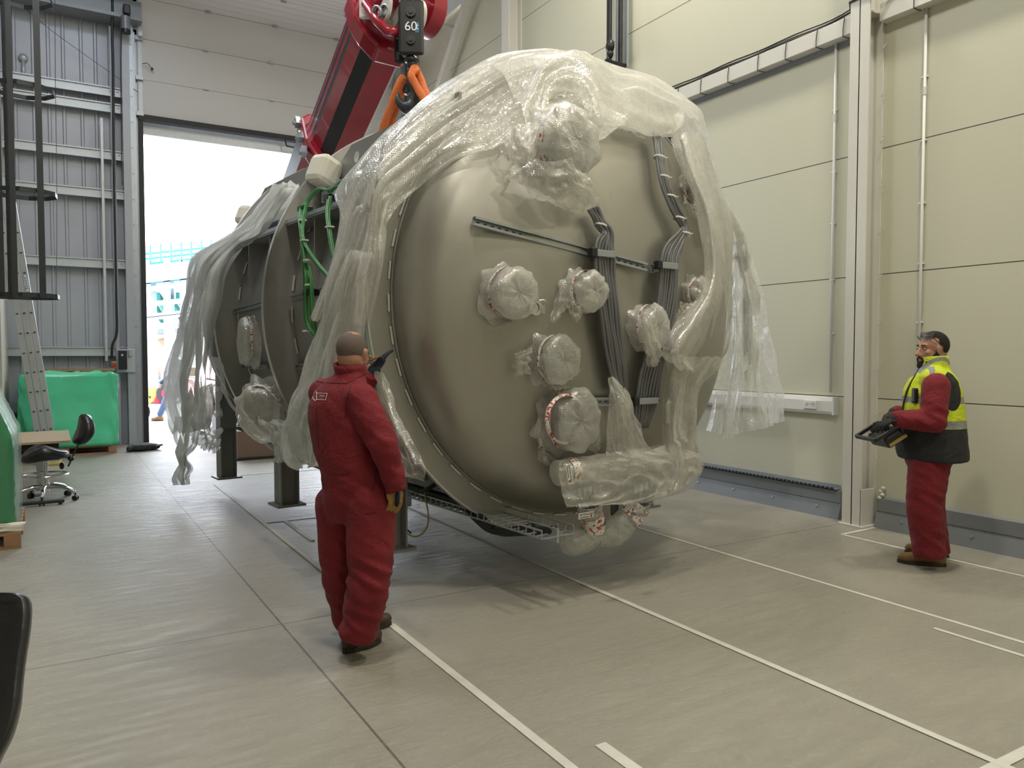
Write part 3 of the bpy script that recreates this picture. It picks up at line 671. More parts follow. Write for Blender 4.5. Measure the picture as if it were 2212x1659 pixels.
for x, y in ((1297, 487), (1424, 340), (1434, 383), (1448, 425), (1466, 472), (1480, 505)):
    p = t_h(x, y, .09); q = MB(); q.lathe([(.040, -.006), (.044, -.006), (.044, .006), (.040, .006)], p, (.25, 0, 1), 20, 0, True); q.bar(p+V((.035, -.01, 0)), p+V((.075, -.01, .01)), .006, .006); q.build('cable_tie', 'tie', T, local=True)
# small clamp port
p = t_h(1152, 665, .05); q = MB().lathe([(.03, 0), (.05, 0), (.05, -.03), (.03, -.03)], p, (0, 1, 0), 24, 0, True); q.cyl(p+V((0, .03, 0)), p+V((0, -.02, 0)), .028, 20); q.tube([p+V((.03, -.02, .045)), p+V((.06, -.03, .05)), p+V((.075, -.03, .04))], .008, 6); q.box(p+V((.055, -.02, -.01)), (.03, .03, .05)); q.box(p+V((-.05, -.02, -.03)), (.02, .03, .03)); lab(q.build('clamp_port', 'bright', T, local=True, smooth=True, angle=35), 'small bright clamp ring')
# black bracket opening at upper right of the head
p = t_h(1444, 288, .02); MB().box(p+V((0, .1, 0)), (.10, .25, .20), (V((1, 0, 0)), V((0, 1, 0)), V((0, 0, 1)))).build('bracket_box', 'black', T, local=True, bevel=.02)
# ports under the wrap
PORTS = [(1085, 636, .145, .13), (1243, 636, .115, .12), (1182, 790, .14, .13), (1388, 716, .12, .12), (1215, 915, .19, .16), (1195, 330, .18, .2), (1482, 412, .085, .10), (1490, 640, .09, .10)]
for x, y, r, h in PORTS:
    p = t_h(x, y, 0); MB().lathe([(r*.7, .1), (r*.7, -h+.03), (r*.9, -h+.03), (r*.9, -h), (.01, -h)], p, (0, 1, 0), 28).build('port', 'steel_frame', T, local=True, smooth=True, angle=35)
# underslung cable ladder with hoses, front right to back left
mb = MB(); A = tl(at(915, 1070, 6.2)); B = tl(at(1205, 1158, 4.85)); dr = (B-A).normalized(); sd = V((dr.y, -dr.x, 0)).normalized()
A = A-dr*.3
for q in (-.13, .13):
    for z in (0, .05): mb.bar(A+sd*q+V((0, 0, z)), B+sd*q+V((0, 0, z)), .010, .010)
n_ = 26
for k in range(n_): p = A.lerp(B, k/(n_-1)); mb.bar(p-sd*.13, p+sd*.13, .008, .008); mb.bar(p-sd*.13, p-sd*.13+V((0, 0, .05)), .006, .006, (1, 0, 0)); mb.bar(p+sd*.13, p+sd*.13+V((0, 0, .05)), .006, .006, (1, 0, 0))
mb.box(B-dr*.15, (.02, .3, .09)); lab(mb.build('cable_ladder', 'galv', T, local=True), 'wire cable ladder under the belly')
mb = MB(); mb.bar(tl(at(1368, 1110, 5.0)), tl(at(1394, 1111, 5.05)), .05, .02); mb.build('bracket', 'steel_frame', T, local=True)
for k, pts in enumerate(([(870, 1048, 6.3), (930, 1078, 6.1), (1000, 1095, 5.7), (1030, 1120, 5.4), (1060, 1143, 5.3), (1100, 1147, 5.15), (1150, 1140, 5.0)], [(860, 1040, 6.2), (940, 1068, 6.0), (1010, 1090, 5.6), (1045, 1125, 5.35), (1080, 1148, 5.25), (1130, 1148, 5.05), (1200, 1146, 4.9)], [(860, 1025, 5.9), (880, 1050, 5.9), (905, 1062, 5.8), (925, 1055, 5.7), (955, 1040, 5.6), (985, 1050, 5.5)])):
    o = MB().tube(cr([tl(at(*p)) for p in pts], 40), (.03, .03, .016)[k], 10).build('hose', 'black', T, local=True, smooth=True)
for pts, m_ in (([(846, 1105, 6.0), (868, 1135, 6.0), (885, 1156, 5.9), (905, 1157, 5.9), (922, 1140, 5.9), (925, 1110, 5.9), (917, 1060, 5.9), (925, 1025, 5.9)], 'yellow_cable'), ([(848, 1095, 6.0), (866, 1130, 6.0), (888, 1152, 5.95)], 'black')):
    MB().tube(cr([tl(at(*p)) for p in pts], 40), .006, 6).build('earth_cable', m_, T, local=True, smooth=True)
mb = MB(); a = tl(at(835, 1040, 6.35)); mb.box(a+V((.05, .1, .02)), (.35, .25, .5)); lab(mb.build('junction_box', 'galv_lt', T, local=True, bevel=.01), 'pale grey box under the belly')
# green cable loops on the left
GR = 1.74
gl = [[(745, 388), (712, 410), (688, 408), (664, 435), (655, 470), (652, 500), (655, 540), (660, 600), (660, 660), (664, 700), (685, 728), (700, 722)],
      [(712, 415), (724, 404), (750, 396), (785, 380)],
      [(712, 425), (708, 460), (712, 500), (718, 540), (726, 575)],
      [(656, 442), (648, 452), (649, 480), (655, 520), (668, 545), (690, 575), (712, 600), (722, 620)],
      [(668, 575), (672, 620), (675, 680), (682, 722)]]
gc = 0
for pts in gl:
    for k in range(3):
        P = []
        for x, y in pts:
            p = t_c(x+(k-1)*3.2, y, GR+.012*((k*2) % 3)); P.append(p)
        MB().tube(cr(P, 44), .0085, 7).build('green_cable', 'green_cable', T, local=True, smooth=True)
for x, y in ((653, 476), (657, 519), (664, 562), (712, 490), (668, 615), (663, 715)):
    p = t_c(x, y, GR+.02); MB().box(p, (.05, .05, .012)).build('cable_tie', 'tie', T, local=True)
for x, y in ((716, 428), (659, 452), (672, 632)):
    p = t_c(x, y, GR-.03); MB().box(p, (.10, .10, .05)).build('clamp_block', 'black', T, local=True, bevel=.01)
#--PART2--
# ================================================================== FILM AND WRAPS
def sheet(rows, nu=70, nv=40, fold=.02, fs=5.0, seed=0, along=None, edge=.5):
    """rows: control rows of vessel-axis points; returns a folded sheet grid"""
    R = [cr(r, nv) for r in rows]; C_ = [cr([r[k] for r in R], nu) for k in range(nv)]
    G = [[C_[k][i] for k in range(nv)] for i in range(nu)]; out = []
    for i in range(nu):
        row = []
        for k in range(nv):
            p = G[i][k]; a = G[min(i+1, nu-1)][k]-G[max(i-1, 0)][k]; b_ = G[i][min(k+1, nv-1)]-G[i][max(k-1, 0)]
            n = a.cross(b_); n = n.normalized() if n.length > 1e-9 else V((0, -1, 0))
            if n.y > 0: n = -n
            u, w = i/(nu-1), k/(nv-1); q = V((u*fs*.8+seed*3.1, w*fs*1.6, seed))
            if along == 'u': q = V((u*fs*.35+seed*3.1, w*fs*2.6, seed))
            if along == 'v': q = V((u*fs*2.6+seed*3.1, w*fs*.35, seed))
            d = fold*(1.5*(ridged(q)-.4)+.35*noise.noise(q*2.7+V((5, 1, 2)))+.06*noise.noise(q*7))
            row.append(p+n*d)
        out.append(row)
    return out
def put(rows_or_mb, name, m, label, cat='bubble wrap', group=None, **k):
    mb = rows_or_mb if isinstance(rows_or_mb, MB) else MB().grid(rows_or_mb)
    mb.v = [tw(p) for p in mb.v]; o = mb.build(name, m, smooth=True, fix=False, **k)
    return tag(o, label, cat, group) if label else o
X_, Y_, H_ = t_x, t_y, t_h
def Cc(x, y, r): return t_c(x, y, r)
# main collar over the front flange: rows run from the back, over the silhouette, to the inner edge on the head
collar = [  # silhouette(px,py,yl), mid(px,py,yl), inner(px,py,off)
    ((690, 690), (730, 700), (775, 700), 'c'), ((738, 560), (765, 575), (800, 580), 'c'), ((762, 450), (790, 480), (808, 500), 'c'),
    ((800, 365), (822, 405), (845, 455), 0), ((850, 292), (880, 350), (905, 398), 0), ((915, 226), (955, 290), (985, 345), 0), ((1000, 165), (1035, 240), (1075, 320), 0),
    ((1085, 124), (1110, 190), (1140, 262), 0), ((1170, 110), (1190, 165), (1205, 205), 0), ((1255, 118), (1265, 170), (1275, 235), 0), ((1330, 143), (1330, 200), (1345, 278), 0),
    ((1400, 163), (1395, 225), (1415, 297), 0), ((1450, 198), (1435, 245), (1448, 300), 0), ((1505, 245), (1475, 290), (1455, 315), 0), ((1525, 330), (1500, 350), (1478, 370), 0), ((1560, 440), (1530, 450), (1500, 450), 0), ((1590, 520), (1560, 530), (1518, 530), 0)]
rows = []
for s_, m_, i_, kd in collar:
    if kd == 'c':
        A = t_c(*s_, 1.84); B = t_c(*m_, 1.83); Cn = t_c(i_[0], i_[1], 1.80); A0 = A+V((0, .25, 0))
        rows.append([A0+V((.1, .15, 0)), A, B, Cn, Cn+V((.05, -.08, 0))])
    else:
        A = t_y(*s_, .12); B = t_y(*m_, -.18); Cn = t_h(*i_, .06)
        if Cn.y > -.05: Cn = t_y(*i_, -.12)
        r_ = V((A.x, 0, A.z-ZC)).normalized(); rows.append([A+V((0, .75, 0))-r_*.10, A+V((0, .35, 0))-r_*.01, A, (A+B)/2+r_*.02+V((0, -.05, 0)), B, Cn])
rows = [(r if len(r) == 6 else [r[0], r[0].lerp(r[1], .5)]+r[1:]) for r in rows]
put(sheet(rows, 170, 70, .030, 7, 1, 'u'), 'bubble_wrap_sheet', 'bubble_dense', 'large bubble wrap sheet draped over the top of the front flange')
# second loose layer on top, thrown over the crown
rows = []
for s_, e_ in (((1060, 132), (1150, 350)), ((1110, 112), (1160, 325)), ((1160, 104), (1178, 230)), ((1215, 108), (1215, 195)), ((1270, 118), (1258, 205)), ((1330, 140), (1288, 300)), ((1385, 158), (1345, 275)), ((1440, 190), (1400, 292)), ((1485, 225), (1438, 290)), ((1512, 262), (1445, 296))):
    A = t_y(*s_, .0); E_ = t_h(*e_, .14); 
    if E_.y > -.1: E_ = t_y(*e_, -.2)
    Mx = (A+E_)/2+V((0, -.08, .10)); rows.append([A+V((0, .6, -.12)), A+V((0, .2, -.05)), A+V((0, 0, -.05)), Mx+V((0, .02, -.03)), E_])
put(sheet(rows, 90, 44, .032, 4, 4), 'bubble_wrap_sheet', 'bubble', 'crumpled upper layer of bubble wrap thrown over the crown of the vessel')
# a small spike of film standing off the silhouette
p = [t_y(*q, .3) for q in ((1035, 150), (1062, 128), (1068, 122), (1050, 145))]
put(MB().grid([[p[0], p[3]], [p[1], p[2]]]), 'film_scrap', 'bubble', 'small upright scrap of bubble wrap on the far side of the drape')
# flap over the head under the crown
rows = [[t_h(1150, 205, .05), t_h(1260, 185, .07), t_h(1330, 250, .06), t_h(1400, 285, .06)], [t_h(1155, 235, .08), t_h(1235, 225, .10), t_h(1300, 262, .08), t_h(1405, 300, .06)], [t_h(1160, 252, .10), t_h(1215, 252, .1), t_h(1270, 258, .10), t_h(1360, 280, .08)]]
put(sheet(rows, 30, 30, .03, 4, 9), 'bubble_wrap_sheet', 'bubble_thin', 'thin flap of bubble wrap hanging under the crown onto the head')
# hanging curtain on the left, in front of the bay
rows = []
for (l, m1, m2, r_) in (((745, 540), (765, 540), (785, 545), (800, 540)), ((728, 590), (748, 590), (770, 600), (792, 600)), ((708, 650), (735, 650), (762, 655), (786, 660)), ((690, 705), (720, 705), (755, 700), (786, 710)), ((672, 765), (705, 770), (745, 760), (788, 770)), ((655, 820), (690, 830), (740, 820), (800, 830)), ((628, 868), (675, 870), (740, 870), (815, 890)), ((612, 915), (665, 915), (740, 920), (850, 950)), ((612, 955), (665, 955), (740, 960), (868, 1000)), ((622, 990), (665, 998), (740, 1002), (868, 1015)), ((650, 1004), (680, 1008), (745, 1006), (850, 1018))):
    rows.append([t_x(l[0], l[1], -1.84)+V((.12, .16, 0)), t_x(*l, -1.84), t_x(*m1, -1.93), t_x(*m2, -1.88), t_x(*r_, -1.79)])
put(sheet(rows, 90, 50, .04, 7, 2, 'u'), 'bubble_wrap_sheet', 'bubble_dense', 'long curtain of bubble wrap hanging beside the worker in red coveralls')
# twisted strip running down the flange behind the worker
rows = [[t_x(a, b_, -1.80), t_x(a+w/2, b_+3, -1.84), t_x(a+w, b_+8, -1.79)] for a, b_, w in ((806, 800, 22), (812, 850, 34), (825, 900, 40), (840, 950, 52), (858, 1000, 60), (868, 1030, 48))]
put(sheet(rows, 40, 14, .02, 6, 3), 'bubble_wrap_strip', 'bubble_thin', 'narrow strip of film along the flange in front of the worker\'s arm')
# rear drape
rows = []
for (l, m1, m2, r_) in (((596, 398), (610, 395), (622, 395), (640, 392)), ((560, 436), (580, 430), (600, 430), (622, 430)), ((520, 478), (538, 490), (555, 495), (568, 480)), ((452, 535), (485, 530), (510, 530), (528, 520)), ((415, 568), (445, 575), (470, 580), (498, 570)), ((402, 640), (430, 640), (455, 640), (475, 640)), ((392, 700), (418, 700), (440, 705), (458, 720)), ((378, 760), (410, 770), (435, 770), (452, 780)), ((362, 815), (400, 820), (430, 820), (456, 830)), ((355, 865), (395, 870), (430, 870), (460, 880)), ((368, 905), (400, 905), (430, 905), (462, 905)), ((384, 930), (405, 935), (430, 930), (452, 925))):
    rows.append([t_x(*l, -1.62)+V((.3, .5, 0)), t_x(*l, -1.66), t_x(*m1, -1.82), t_x(*m2, -1.86), t_x(*r_, -1.78)])
put(sheet(rows, 110, 56, .06, 8, 6, 'u'), 'bubble_wrap_sheet', 'foam_film', 'thin foam film draped over the far end of the vessel')
rows = [[t_x(a, y, -1.8), t_x((a+b_)/2, y, -1.92), t_x(b_, y, -1.8)] for a, b_, y in ((378, 440, 900), (376, 425, 940), (384, 415, 965), (388, 398, 985), (380, 408, 1010), (374, 402, 1032), (372, 404, 1048))]
put(sheet(rows, 44, 24, .05, 5, 8, 'u'), 'film_tail', 'foam_film', 'twisted tail of foam film trailing to the floor at the far end')
rows = [[t_x(404, 935, -1.7), t_x(440, 930, -1.74), t_x(475, 925, -1.7)], [t_x(415, 950, -1.6), t_x(445, 955, -1.7), t_x(476, 955, -1.65)], [t_x(430, 966, -1.5), t_x(452, 970, -1.6), t_x(476, 974, -1.55)]]
put(sheet(rows, 24, 24, .05, 4, 5), 'film_tail', 'foam_film', 'gathered foam film sagging between the drape and the far leg')
# film standing at the crane collar
rows = [[t_x(a, y, .1), t_x((a+b_)/2, y, -.1), t_x(b_, y, .1)] for a, b_, y in ((655, 690, 300), (648, 690, 330), (640, 688, 360), (632, 686, 395), (615, 690, 425))]
put(sheet(rows, 30, 24, .05, 5, 11, 'u'), 'film_sheet', 'foam_film', 'pale film bunched upright below the red boom collar')
# film creeping over ring 3 (white strip down the flange)
rows = [[t_y(x, y, S3-.05), t_y(x+w, y+2, S3-.08)] for x, y, w in ((455, 770, 16), (462, 790, 22), (474, 806, 10), (478, 840, 12), (492, 868, 10), (520, 905, 9), (550, 938, 9), (575, 962, 8), (594, 976, 6))]
put(sheet(rows, 50, 8, .01, 9, 12), 'bubble_wrap_strip', 'foam_film', 'narrow white film strip following the lower edge of the far flange')

# right side: broad falls over the right of the head
rows = []
for (l, m1, m2, r_) in (((1455, 300), (1475, 290), (1495, 290), (1510, 285)), ((1462, 330), (1490, 340), (1510, 345), (1530, 350)), ((1480, 385), (1508, 390), (1530, 400), (1552, 410)), ((1502, 450), (1530, 450), (1550, 460), (1572, 465)), ((1515, 520), (1540, 520), (1560, 520), (1577, 520)), ((1522, 580), (1545, 580), (1562, 590), (1578, 600)), ((1508, 640), (1535, 640), (1558, 650), (1576, 660)), ((1470, 690), (1510, 690), (1545, 700), (1570, 710)), ((1440, 740), (1480, 745), (1530, 745), (1566, 750)), ((1436, 765), (1470, 770), (1510, 775), (1540, 790)), ((1470, 790), (1485, 800), (1500, 810), (1515, 815))):
    A = t_h(*l, .10)
    if A.y > -.2: A = t_y(*l, -.2)
    yr = -.32; rows.append([A, t_y(*m1, min(A.y-.12, -.30)), t_y(*m2, -.36), t_y(*r_, -.22), t_y(*r_, -.16)+V((.03, .2, 0))])
put(sheet(rows, 100, 50, .036, 6, 14, 'u'), 'bubble_wrap_sheet', 'bubble_dense', 'twisted bubble wrap fall over the right side of the domed head')
# far right sheet hanging free from the back of the flange
rows = []
for (l, m1, m2, r_, ) in (((1540, 440), (1552, 440), (1562, 445), (1572, 450)), ((1560, 500), (1578, 500), (1592, 505), (1603, 520)), ((1572, 560), (1592, 570), (1610, 575), (1625, 590)), ((1575, 640), (1600, 640), (1622, 645), (1643, 650)), ((1568, 720), (1600, 720), (1630, 725), (1660, 728)), ((1556, 800), (1596, 800), (1636, 800), (1674, 800)), ((1542, 860), (1590, 865), (1640, 865), (1684, 862)), ((1524, 930), (1582, 938), (1640, 925), (1690, 908))):
    rows.append([t_y(*l, -.02), t_y(*m1, .10), t_y(*m2, -.04), t_y(*r_, .1)])
put(sheet(rows, 80, 44, .06, 7, 16, 'u'), 'bubble_wrap_sheet', 'bubble', 'thin bubble wrap tail hanging free beside the socket trunking')
rows = [[t_y(1588+a, y, -.10), t_y(1600+a, y, -.16), t_y(1612+a, y, -.10)] for a, y in ((-20, 560), (-10, 640), (-5, 720), (-12, 800), (-25, 880), (-30, 946))]
put(sheet(rows, 40, 10, .02, 6, 17, 'u'), 'bubble_wrap_strip', 'bubble', 'folded fin of bubble wrap in front of the free hanging tail')
# lower right fall
rows = []
for (l, m1, m2, r_) in (((1440, 765), (1475, 770), (1520, 770), (1560, 770)), ((1438, 800), (1460, 800), (1500, 800), (1540, 800)), ((1430, 850), (1455, 850), (1485, 845), (1512, 830)), ((1425, 900), (1452, 905), (1482, 905), (1503, 900)), ((1428, 950), (1450, 945), (1478, 945), (1500, 950)), ((1430, 985), (1455, 970), (1480, 965), (1502, 990)), ((1435, 1040), (1460, 1030), (1485, 1020), (1506, 1018)), ((1415, 1068), (1445, 1060), (1475, 1045), (1500, 1030))):
    rows.append([t_y(*l, -.62), t_y(*m1, -.74), t_y(*m2, -.66), t_y(*r_, -.5)])
put(sheet(rows, 60, 40, .04, 5, 18, 'u'), 'bubble_wrap_sheet', 'bubble', 'crumpled bubble wrap hanging at the lower right of the head')
# peaked flap
rows = [[t_h(1316, 818, .16), t_h(1320, 815, .17), t_h(1328, 822, .16)], [t_h(1318, 860, .2), t_h(1335, 858, .24), t_h(1358, 862, .16)], [t_h(1312, 910, .2), t_h(1345, 905, .26), t_h(1378, 910, .18)], [t_h(1309, 975, .24), t_h(1350, 960, .28), t_h(1398, 960, .22)], [t_h(1308, 981, .26), t_h(1370, 990, .34), t_h(1440, 1022, .30)]]
put(sheet(rows, 40, 36, .02, 4, 19), 'bubble_wrap_sheet', 'bubble', 'pointed flap of bubble wrap standing below the slotted cable rails')
# wrapped box across the bottom of the head
def bz(px, py, off): return t_h(px, py, off)
rows = []
for l, r_ in (((1200, 1008), (1430, 958)), ((1196, 1015), (1500, 985)), ((1198, 1045), (1502, 1010)), ((1205, 1075), (1480, 1050)), ((1212, 1092), (1400, 1072))):
    rows.append([t_y(l[0], l[1], -.62).lerp(t_y(r_[0], r_[1], -.62), q)+V((0, -.10*sin(pi*min(1, max(0, q)))-.05, 0)) for q in (0, .25, .5, .75, 1)])
put(sheet(rows, 50, 60, .022, 5, 20), 'bubble_wrap_sheet', 'bubble', 'bubble wrap lying around the cross pipe at the bottom of the head')
for a, b_, r_, lb in (((1205, 1022), (1440, 985), .085, 'fat horizontal roll of bubble wrap around the cross pipe'),):
    A, B = t_y(*a, -.60), t_y(*b_, -.58); mb = MB(); P = [A.lerp(B, i/26) for i in range(27)]
    mb.tube(P, [r_*(1+.12*noise.noise(V((i*.6, 3, 1)))) for i in range(27)], 24); put(mb, 'wrapped_pipe', 'bubble_dense', lb)
    q = MB().lathe([(r_*1.06, -.035), (r_*1.06, .035)], A.lerp(B, .10), B-A, 28); put(q, 'tape_band', 'tape', 'printed white tape band around the horizontal wrapped roll', 'tape')
# wrapped connectors under the cross pipe: connector blocks, cables, sleeve
for sx_, lb in (((1252, 1000), 'left'), ((1370, 1000), 'right')):
    left = lb == 'left'
    P = [(1272, 1078), (1276, 1108), (1282, 1135), (1268, 1160), (1235, 1170), (1215, 1165)] if left else [(1382, 1078), (1376, 1100), (1352, 1125), (1325, 1150), (1290, 1166)]
    rr = [.10, .075, .072, .085, .09, .05] if left else [.085, .07, .085, .095, .05]
    pts = [t_y(x, y, -.60+.03*i) for i, (x, y) in enumerate(P)]; n = 34; ctr = cr(pts, n); rad = cr([V((r_, 0, 0)) for r_ in rr], n)
    mb = MB(); R = []
    for i, p in enumerate(ctr):
        t = (ctr[min(i+1, n-1)]-ctr[max(i-1, 0)]).normalized(); X1 = t.cross(V((0, 1, 0))).normalized(); Y1 = t.cross(X1)
        R.append([p+(X1*cos(a)+Y1*sin(a))*rad[i].x*(1+.22*ridged(V((cos(a)*2.2, sin(a)*2.2, i*.28)))-.1) for a in [2*pi*k/28 for k in range(28)]])
    mb.rings(R, True, False); tt = put(mb, 'wrapped_hose', 'bubble', 'taped sleeve of film around the %s cable bunch at the bottom of the head' % lb, 'wrapped hose')
    q = MB().lathe([(rad[7].x*1.13, -.045), (rad[9].x*1.13, .03)], ctr[9], ctr[11]-ctr[8], 28); q.v = [tw(v) for v in q.v]; q.build('tape_band', 'tape', tt, smooth=True)
    q = MB().lathe([(rad[13].x*1.15, -.03), (rad[13].x*1.15, .03)], ctr[13], ctr[15]-ctr[12], 28); q.v = [tw(v) for v in q.v]; q.build('tape_band', 'tape', tt, smooth=True)
    for k in range(5):
        x0 = (1250 if left else 1372)+k*11.5; y0 = 1066-k*2 if left else 1060-k*5
        a = t_y(x0, y0, -.60); b_ = t_y((1262 if left else 1366)+k*7, 1108, -.59); MB().tube(cr([a, a.lerp(b_, .5)+V((0, -.01, 0)), b_], 10), .013, 8).build('signal_cable', 'cable', T, local=True, smooth=True)
        MB().cyl(a+V((0, 0, .04)), a+V((0, 0, -.02)), .017, 12).build('connector', 'galv_lt', T, local=True, smooth=True, angle=40)
MB().box(t_y(1320, 1040, -.55), (.85, .10, .13), (V((.995, 0, .07)), V((0, 1, 0)), V((-.07, 0, .995)))).build('connector_panel', 'steel_frame', T, local=True, bevel=.01)
for k in range(4): MB().tube([t_y(1321+k*4, 1040, -.5), t_y(1322+k*4, 1112, -.45)], .010, 8).build('signal_cable', 'cable', T, local=True, smooth=True)

TAPES = [(1266, 1113, -.70, 0, .018), (1262, 1092, -.70, 0, .012), (1230, 1024, -.74, -1.35, .018), (1360, 1094, -.70, -.6, .016)]
# individually wrapped ports
def wport(px, py, rx, rz, h, label, tails=(), seed=1, tape=True, m='bubble_dense', on='h', crinkle=.16, front=True, grp=None):
    p = {'h': t_h(px, py, 0.0), }.get(on) if on == 'h' else on
    ax = V((0, -1, 0)); X1 = V((1, 0, 0)); Z1 = V((0, 0, 1))
    if on != 'h': X1, Z1, ax = V((0, 1, 0)), V((0, 0, 1)), V((-1, 0, 0)) if seed % 2 else V((-.7, -.6, -.4)).normalized()
    if on != 'h' and not seed % 2: X1 = ax.cross(Z1).normalized(); Z1 = X1.cross(ax)
    t = thing('wrapped_port', label, 'wrapped port', tw(p), PSI, grp)
    mb = MB(); R = []
    prof = [(1.18, .0), (1.10, .15), (1.02, .32), (1.0, .55), (1.04, .78), (.98, .95), (.84, 1.06), (.6, 1.10), (.3, 1.08), (.03, 1.06)]
    for i, (r, f) in enumerate(prof):
        row = []
        for k in range(56):
            a = 2*pi*k/56; tw_ = a+i*.22*(1 if seed % 2 else -1); q = V((cos(tw_)*1.5+seed, sin(tw_)*1.5, i*.30+seed*7)); e = 1+crinkle*(ridged(q)-.5)*.8+crinkle*.9*noise.noise(q*1.7+V((seed*1.3, 0, 0)))
            if i == 0: e *= 1+.25*noise.noise(V((cos(a)*2.5, sin(a)*2.5, seed*3)))
            row.append(p+X1*(rx*r*e*cos(a))+Z1*(rz*r*e*sin(a))+ax*(h*(f+crinkle*.35*noise.noise(q*1.9+V((3, 3, 3))))))
        R.append(row)
    mb.rings(R, True, False); mb.v = [tw(v) for v in mb.v]; mb.build('film_wrap', m, t, smooth=True)
    if tape:
        q = MB(); R = []
        for f in (.50, .66):
            R.append([p+X1*(rx*1.07*cos(a)*(1+.03*sin(5*a+seed)))+Z1*(rz*1.07*sin(a)*(1+.03*sin(4*a)))+ax*(h*(f+.05*sin(3*a+seed))) for a in [2*pi*k/48 for k in range(48)]])
        q.rings(R, True, False); q.v = [tw(v) for v in q.v]; q.build('tape_band', 'tape', t, smooth=True)
    for j, tl_ in enumerate(tails):
        rows = [[t_h(x, y, off) if on == 'h' else t_x(x, y, off) for x, y, off in r] for r in tl_]
        g = MB().grid(sheet(rows, 26, 22, .025, 4, seed+j*5)); g.v = [tw(v) for v in g.v]; g.build('film_tail', 'bubble', t, smooth=True, fix=False)
    return t
wport(1085, 635, .165, .155, .17, 'bubble wrapped port on the head, left of the small clamp ring', [[[(1040, 660, .04), (1090, 690, .06), (1130, 680, .05)], [(1050, 680, .03), (1090, 700, .05), (1142, 640, .05)]]], 1)
wport(1247, 632, .125, .13, .17, 'bubble wrapped port left of the main cable bundle with two drooping tails', [[[(1212, 615, .12), (1230, 625, .14), (1250, 640, .12)], [(1198, 650, .10), (1212, 650, .12), (1235, 655, .10)], [(1188, 692, .10), (1198, 696, .12), (1218, 662, .10)]], [[(1222, 645, .12), (1250, 648, .14), (1270, 640, .12)], [(1225, 665, .12), (1245, 668, .14), (1262, 655, .12)], [(1238, 692, .12), (1245, 694, .12), (1256, 668, .12)]]], 2)
wport(1186, 778, .15, .155, .15, 'round wrapped port with a gathered ear on its left side', [[[(1150, 750, .08), (1145, 770, .1), (1145, 805, .08)], [(1125, 760, .1), (1120, 780, .12), (1125, 810, .1)], [(1114, 765, .05), (1112, 790, .06), (1112, 822, .05)]], [[(1165, 820, .1), (1195, 832, .12), (1215, 815, .1)], [(1180, 832, .06), (1200, 838, .08), (1222, 835, .06)]]], 3, m='bubble')
wport(1385, 708, .125, .15, .16, 'wrapped port between the two cable bundles with a tail hanging down', [[[(1375, 690, .18), (1395, 685, .2), (1415, 690, .18)], [(1388, 735, .18), (1402, 735, .22), (1420, 735, .18)], [(1396, 765, .16), (1410, 770, .2), (1428, 765, .16)], [(1398, 788, .14), (1408, 792, .16), (1414, 788, .14)]]], 4)
wport(1215, 905, .195, .20, .18, 'biggest taped round port at the lower left of the head', [[[(1160, 900, .08), (1165, 960, .1), (1195, 985, .1)], [(1165, 950, .08), (1180, 1000, .12), (1215, 1000, .1)], [(1160, 990, .07), (1195, 1010, .1), (1240, 985, .08)]], [[(1262, 880, .1), (1270, 930, .12), (1262, 965, .1)], [(1285, 905, .08), (1288, 945, .1), (1275, 970, .08)], [(1292, 940, .06), (1294, 968, .07), (1285, 975, .06)]]], 5, m='bubble')
q = MB().lathe([(.150, -.012), (.165, .0), (.165, .012)], t_h(1222, 905, .2), (0, 1, 0), 40); q.v = [tw(v) for v in q.v]; tag(q.build('tape_ring', 'tape', smooth=True), 'ring of printed red and white tape on the face of the biggest round port', 'tape')
wport(1190, 320, .20, .22, .26, 'largest shaggy bundle of bubble wrap high on the head', [[[(1085, 300, .12), (1120, 270, .16), (1170, 262, .2)], [(1082, 325, .10), (1110, 330, .16), (1150, 320, .22)], [(1100, 350, .08), (1118, 358, .12), (1140, 350, .18)]],
    [[(1130, 330, .2), (1180, 350, .3), (1240, 340, .25)], [(1098, 372, .14), (1170, 390, .26), (1255, 375, .22)], [(1100, 385, .10), (1180, 425, .2), (1270, 410, .18)], [(1150, 412, .06), (1200, 440, .12), (1265, 462, .12)]],
    [[(1215, 340, .25), (1240, 360, .26), (1265, 380, .2)], [(1230, 400, .22), (1260, 410, .22), (1285, 410, .18)], [(1262, 440, .12), (1280, 445, .14), (1296, 448, .1)]],
    [[(1180, 262, .2), (1210, 265, .22), (1228, 262, .15)], [(1200, 290, .28), (1228, 300, .28), (1242, 312, .2)], [(1220, 320, .28), (1240, 330, .26), (1254, 325, .2)]]], 6, crinkle=.22)
wport(1483, 408, .10, .105, .13, 'small wrapped port near the right edge beside the bent cables', [[[(1475, 425, .1), (1490, 440, .1), (1502, 440, .08)], [(1485, 450, .05), (1500, 468, .05), (1512, 475, .04)]]], 7, crinkle=.22)
wport(1488, 635, .09, .11, .14, 'crumpled wrapped port right of the cables under the short rail', [[[(1470, 650, .12), (1480, 655, .12), (1495, 650, .12)], [(1462, 670, .1), (1478, 680, .1), (1492, 670, .1)], [(1455, 700, .08), (1470, 705, .08), (1480, 690, .08)]]], 8, crinkle=.3)
wport(1578, 650, .05, .12, .1, 'thin wrapped port glimpsed at the far right edge of the head', (), 9, crinkle=.3, tape=False)
wport(1325, 870, .055, .10, .12, 'small wrapped knob behind the pointed flap', (), 10, tape=False)
wport(0, 0, .13, .22, .14, 'taped wrapped port on the shell between the two far flanges', (), 11, on=t_c(553, 738, RS))
pb = t_x(580, 878, -1.60)
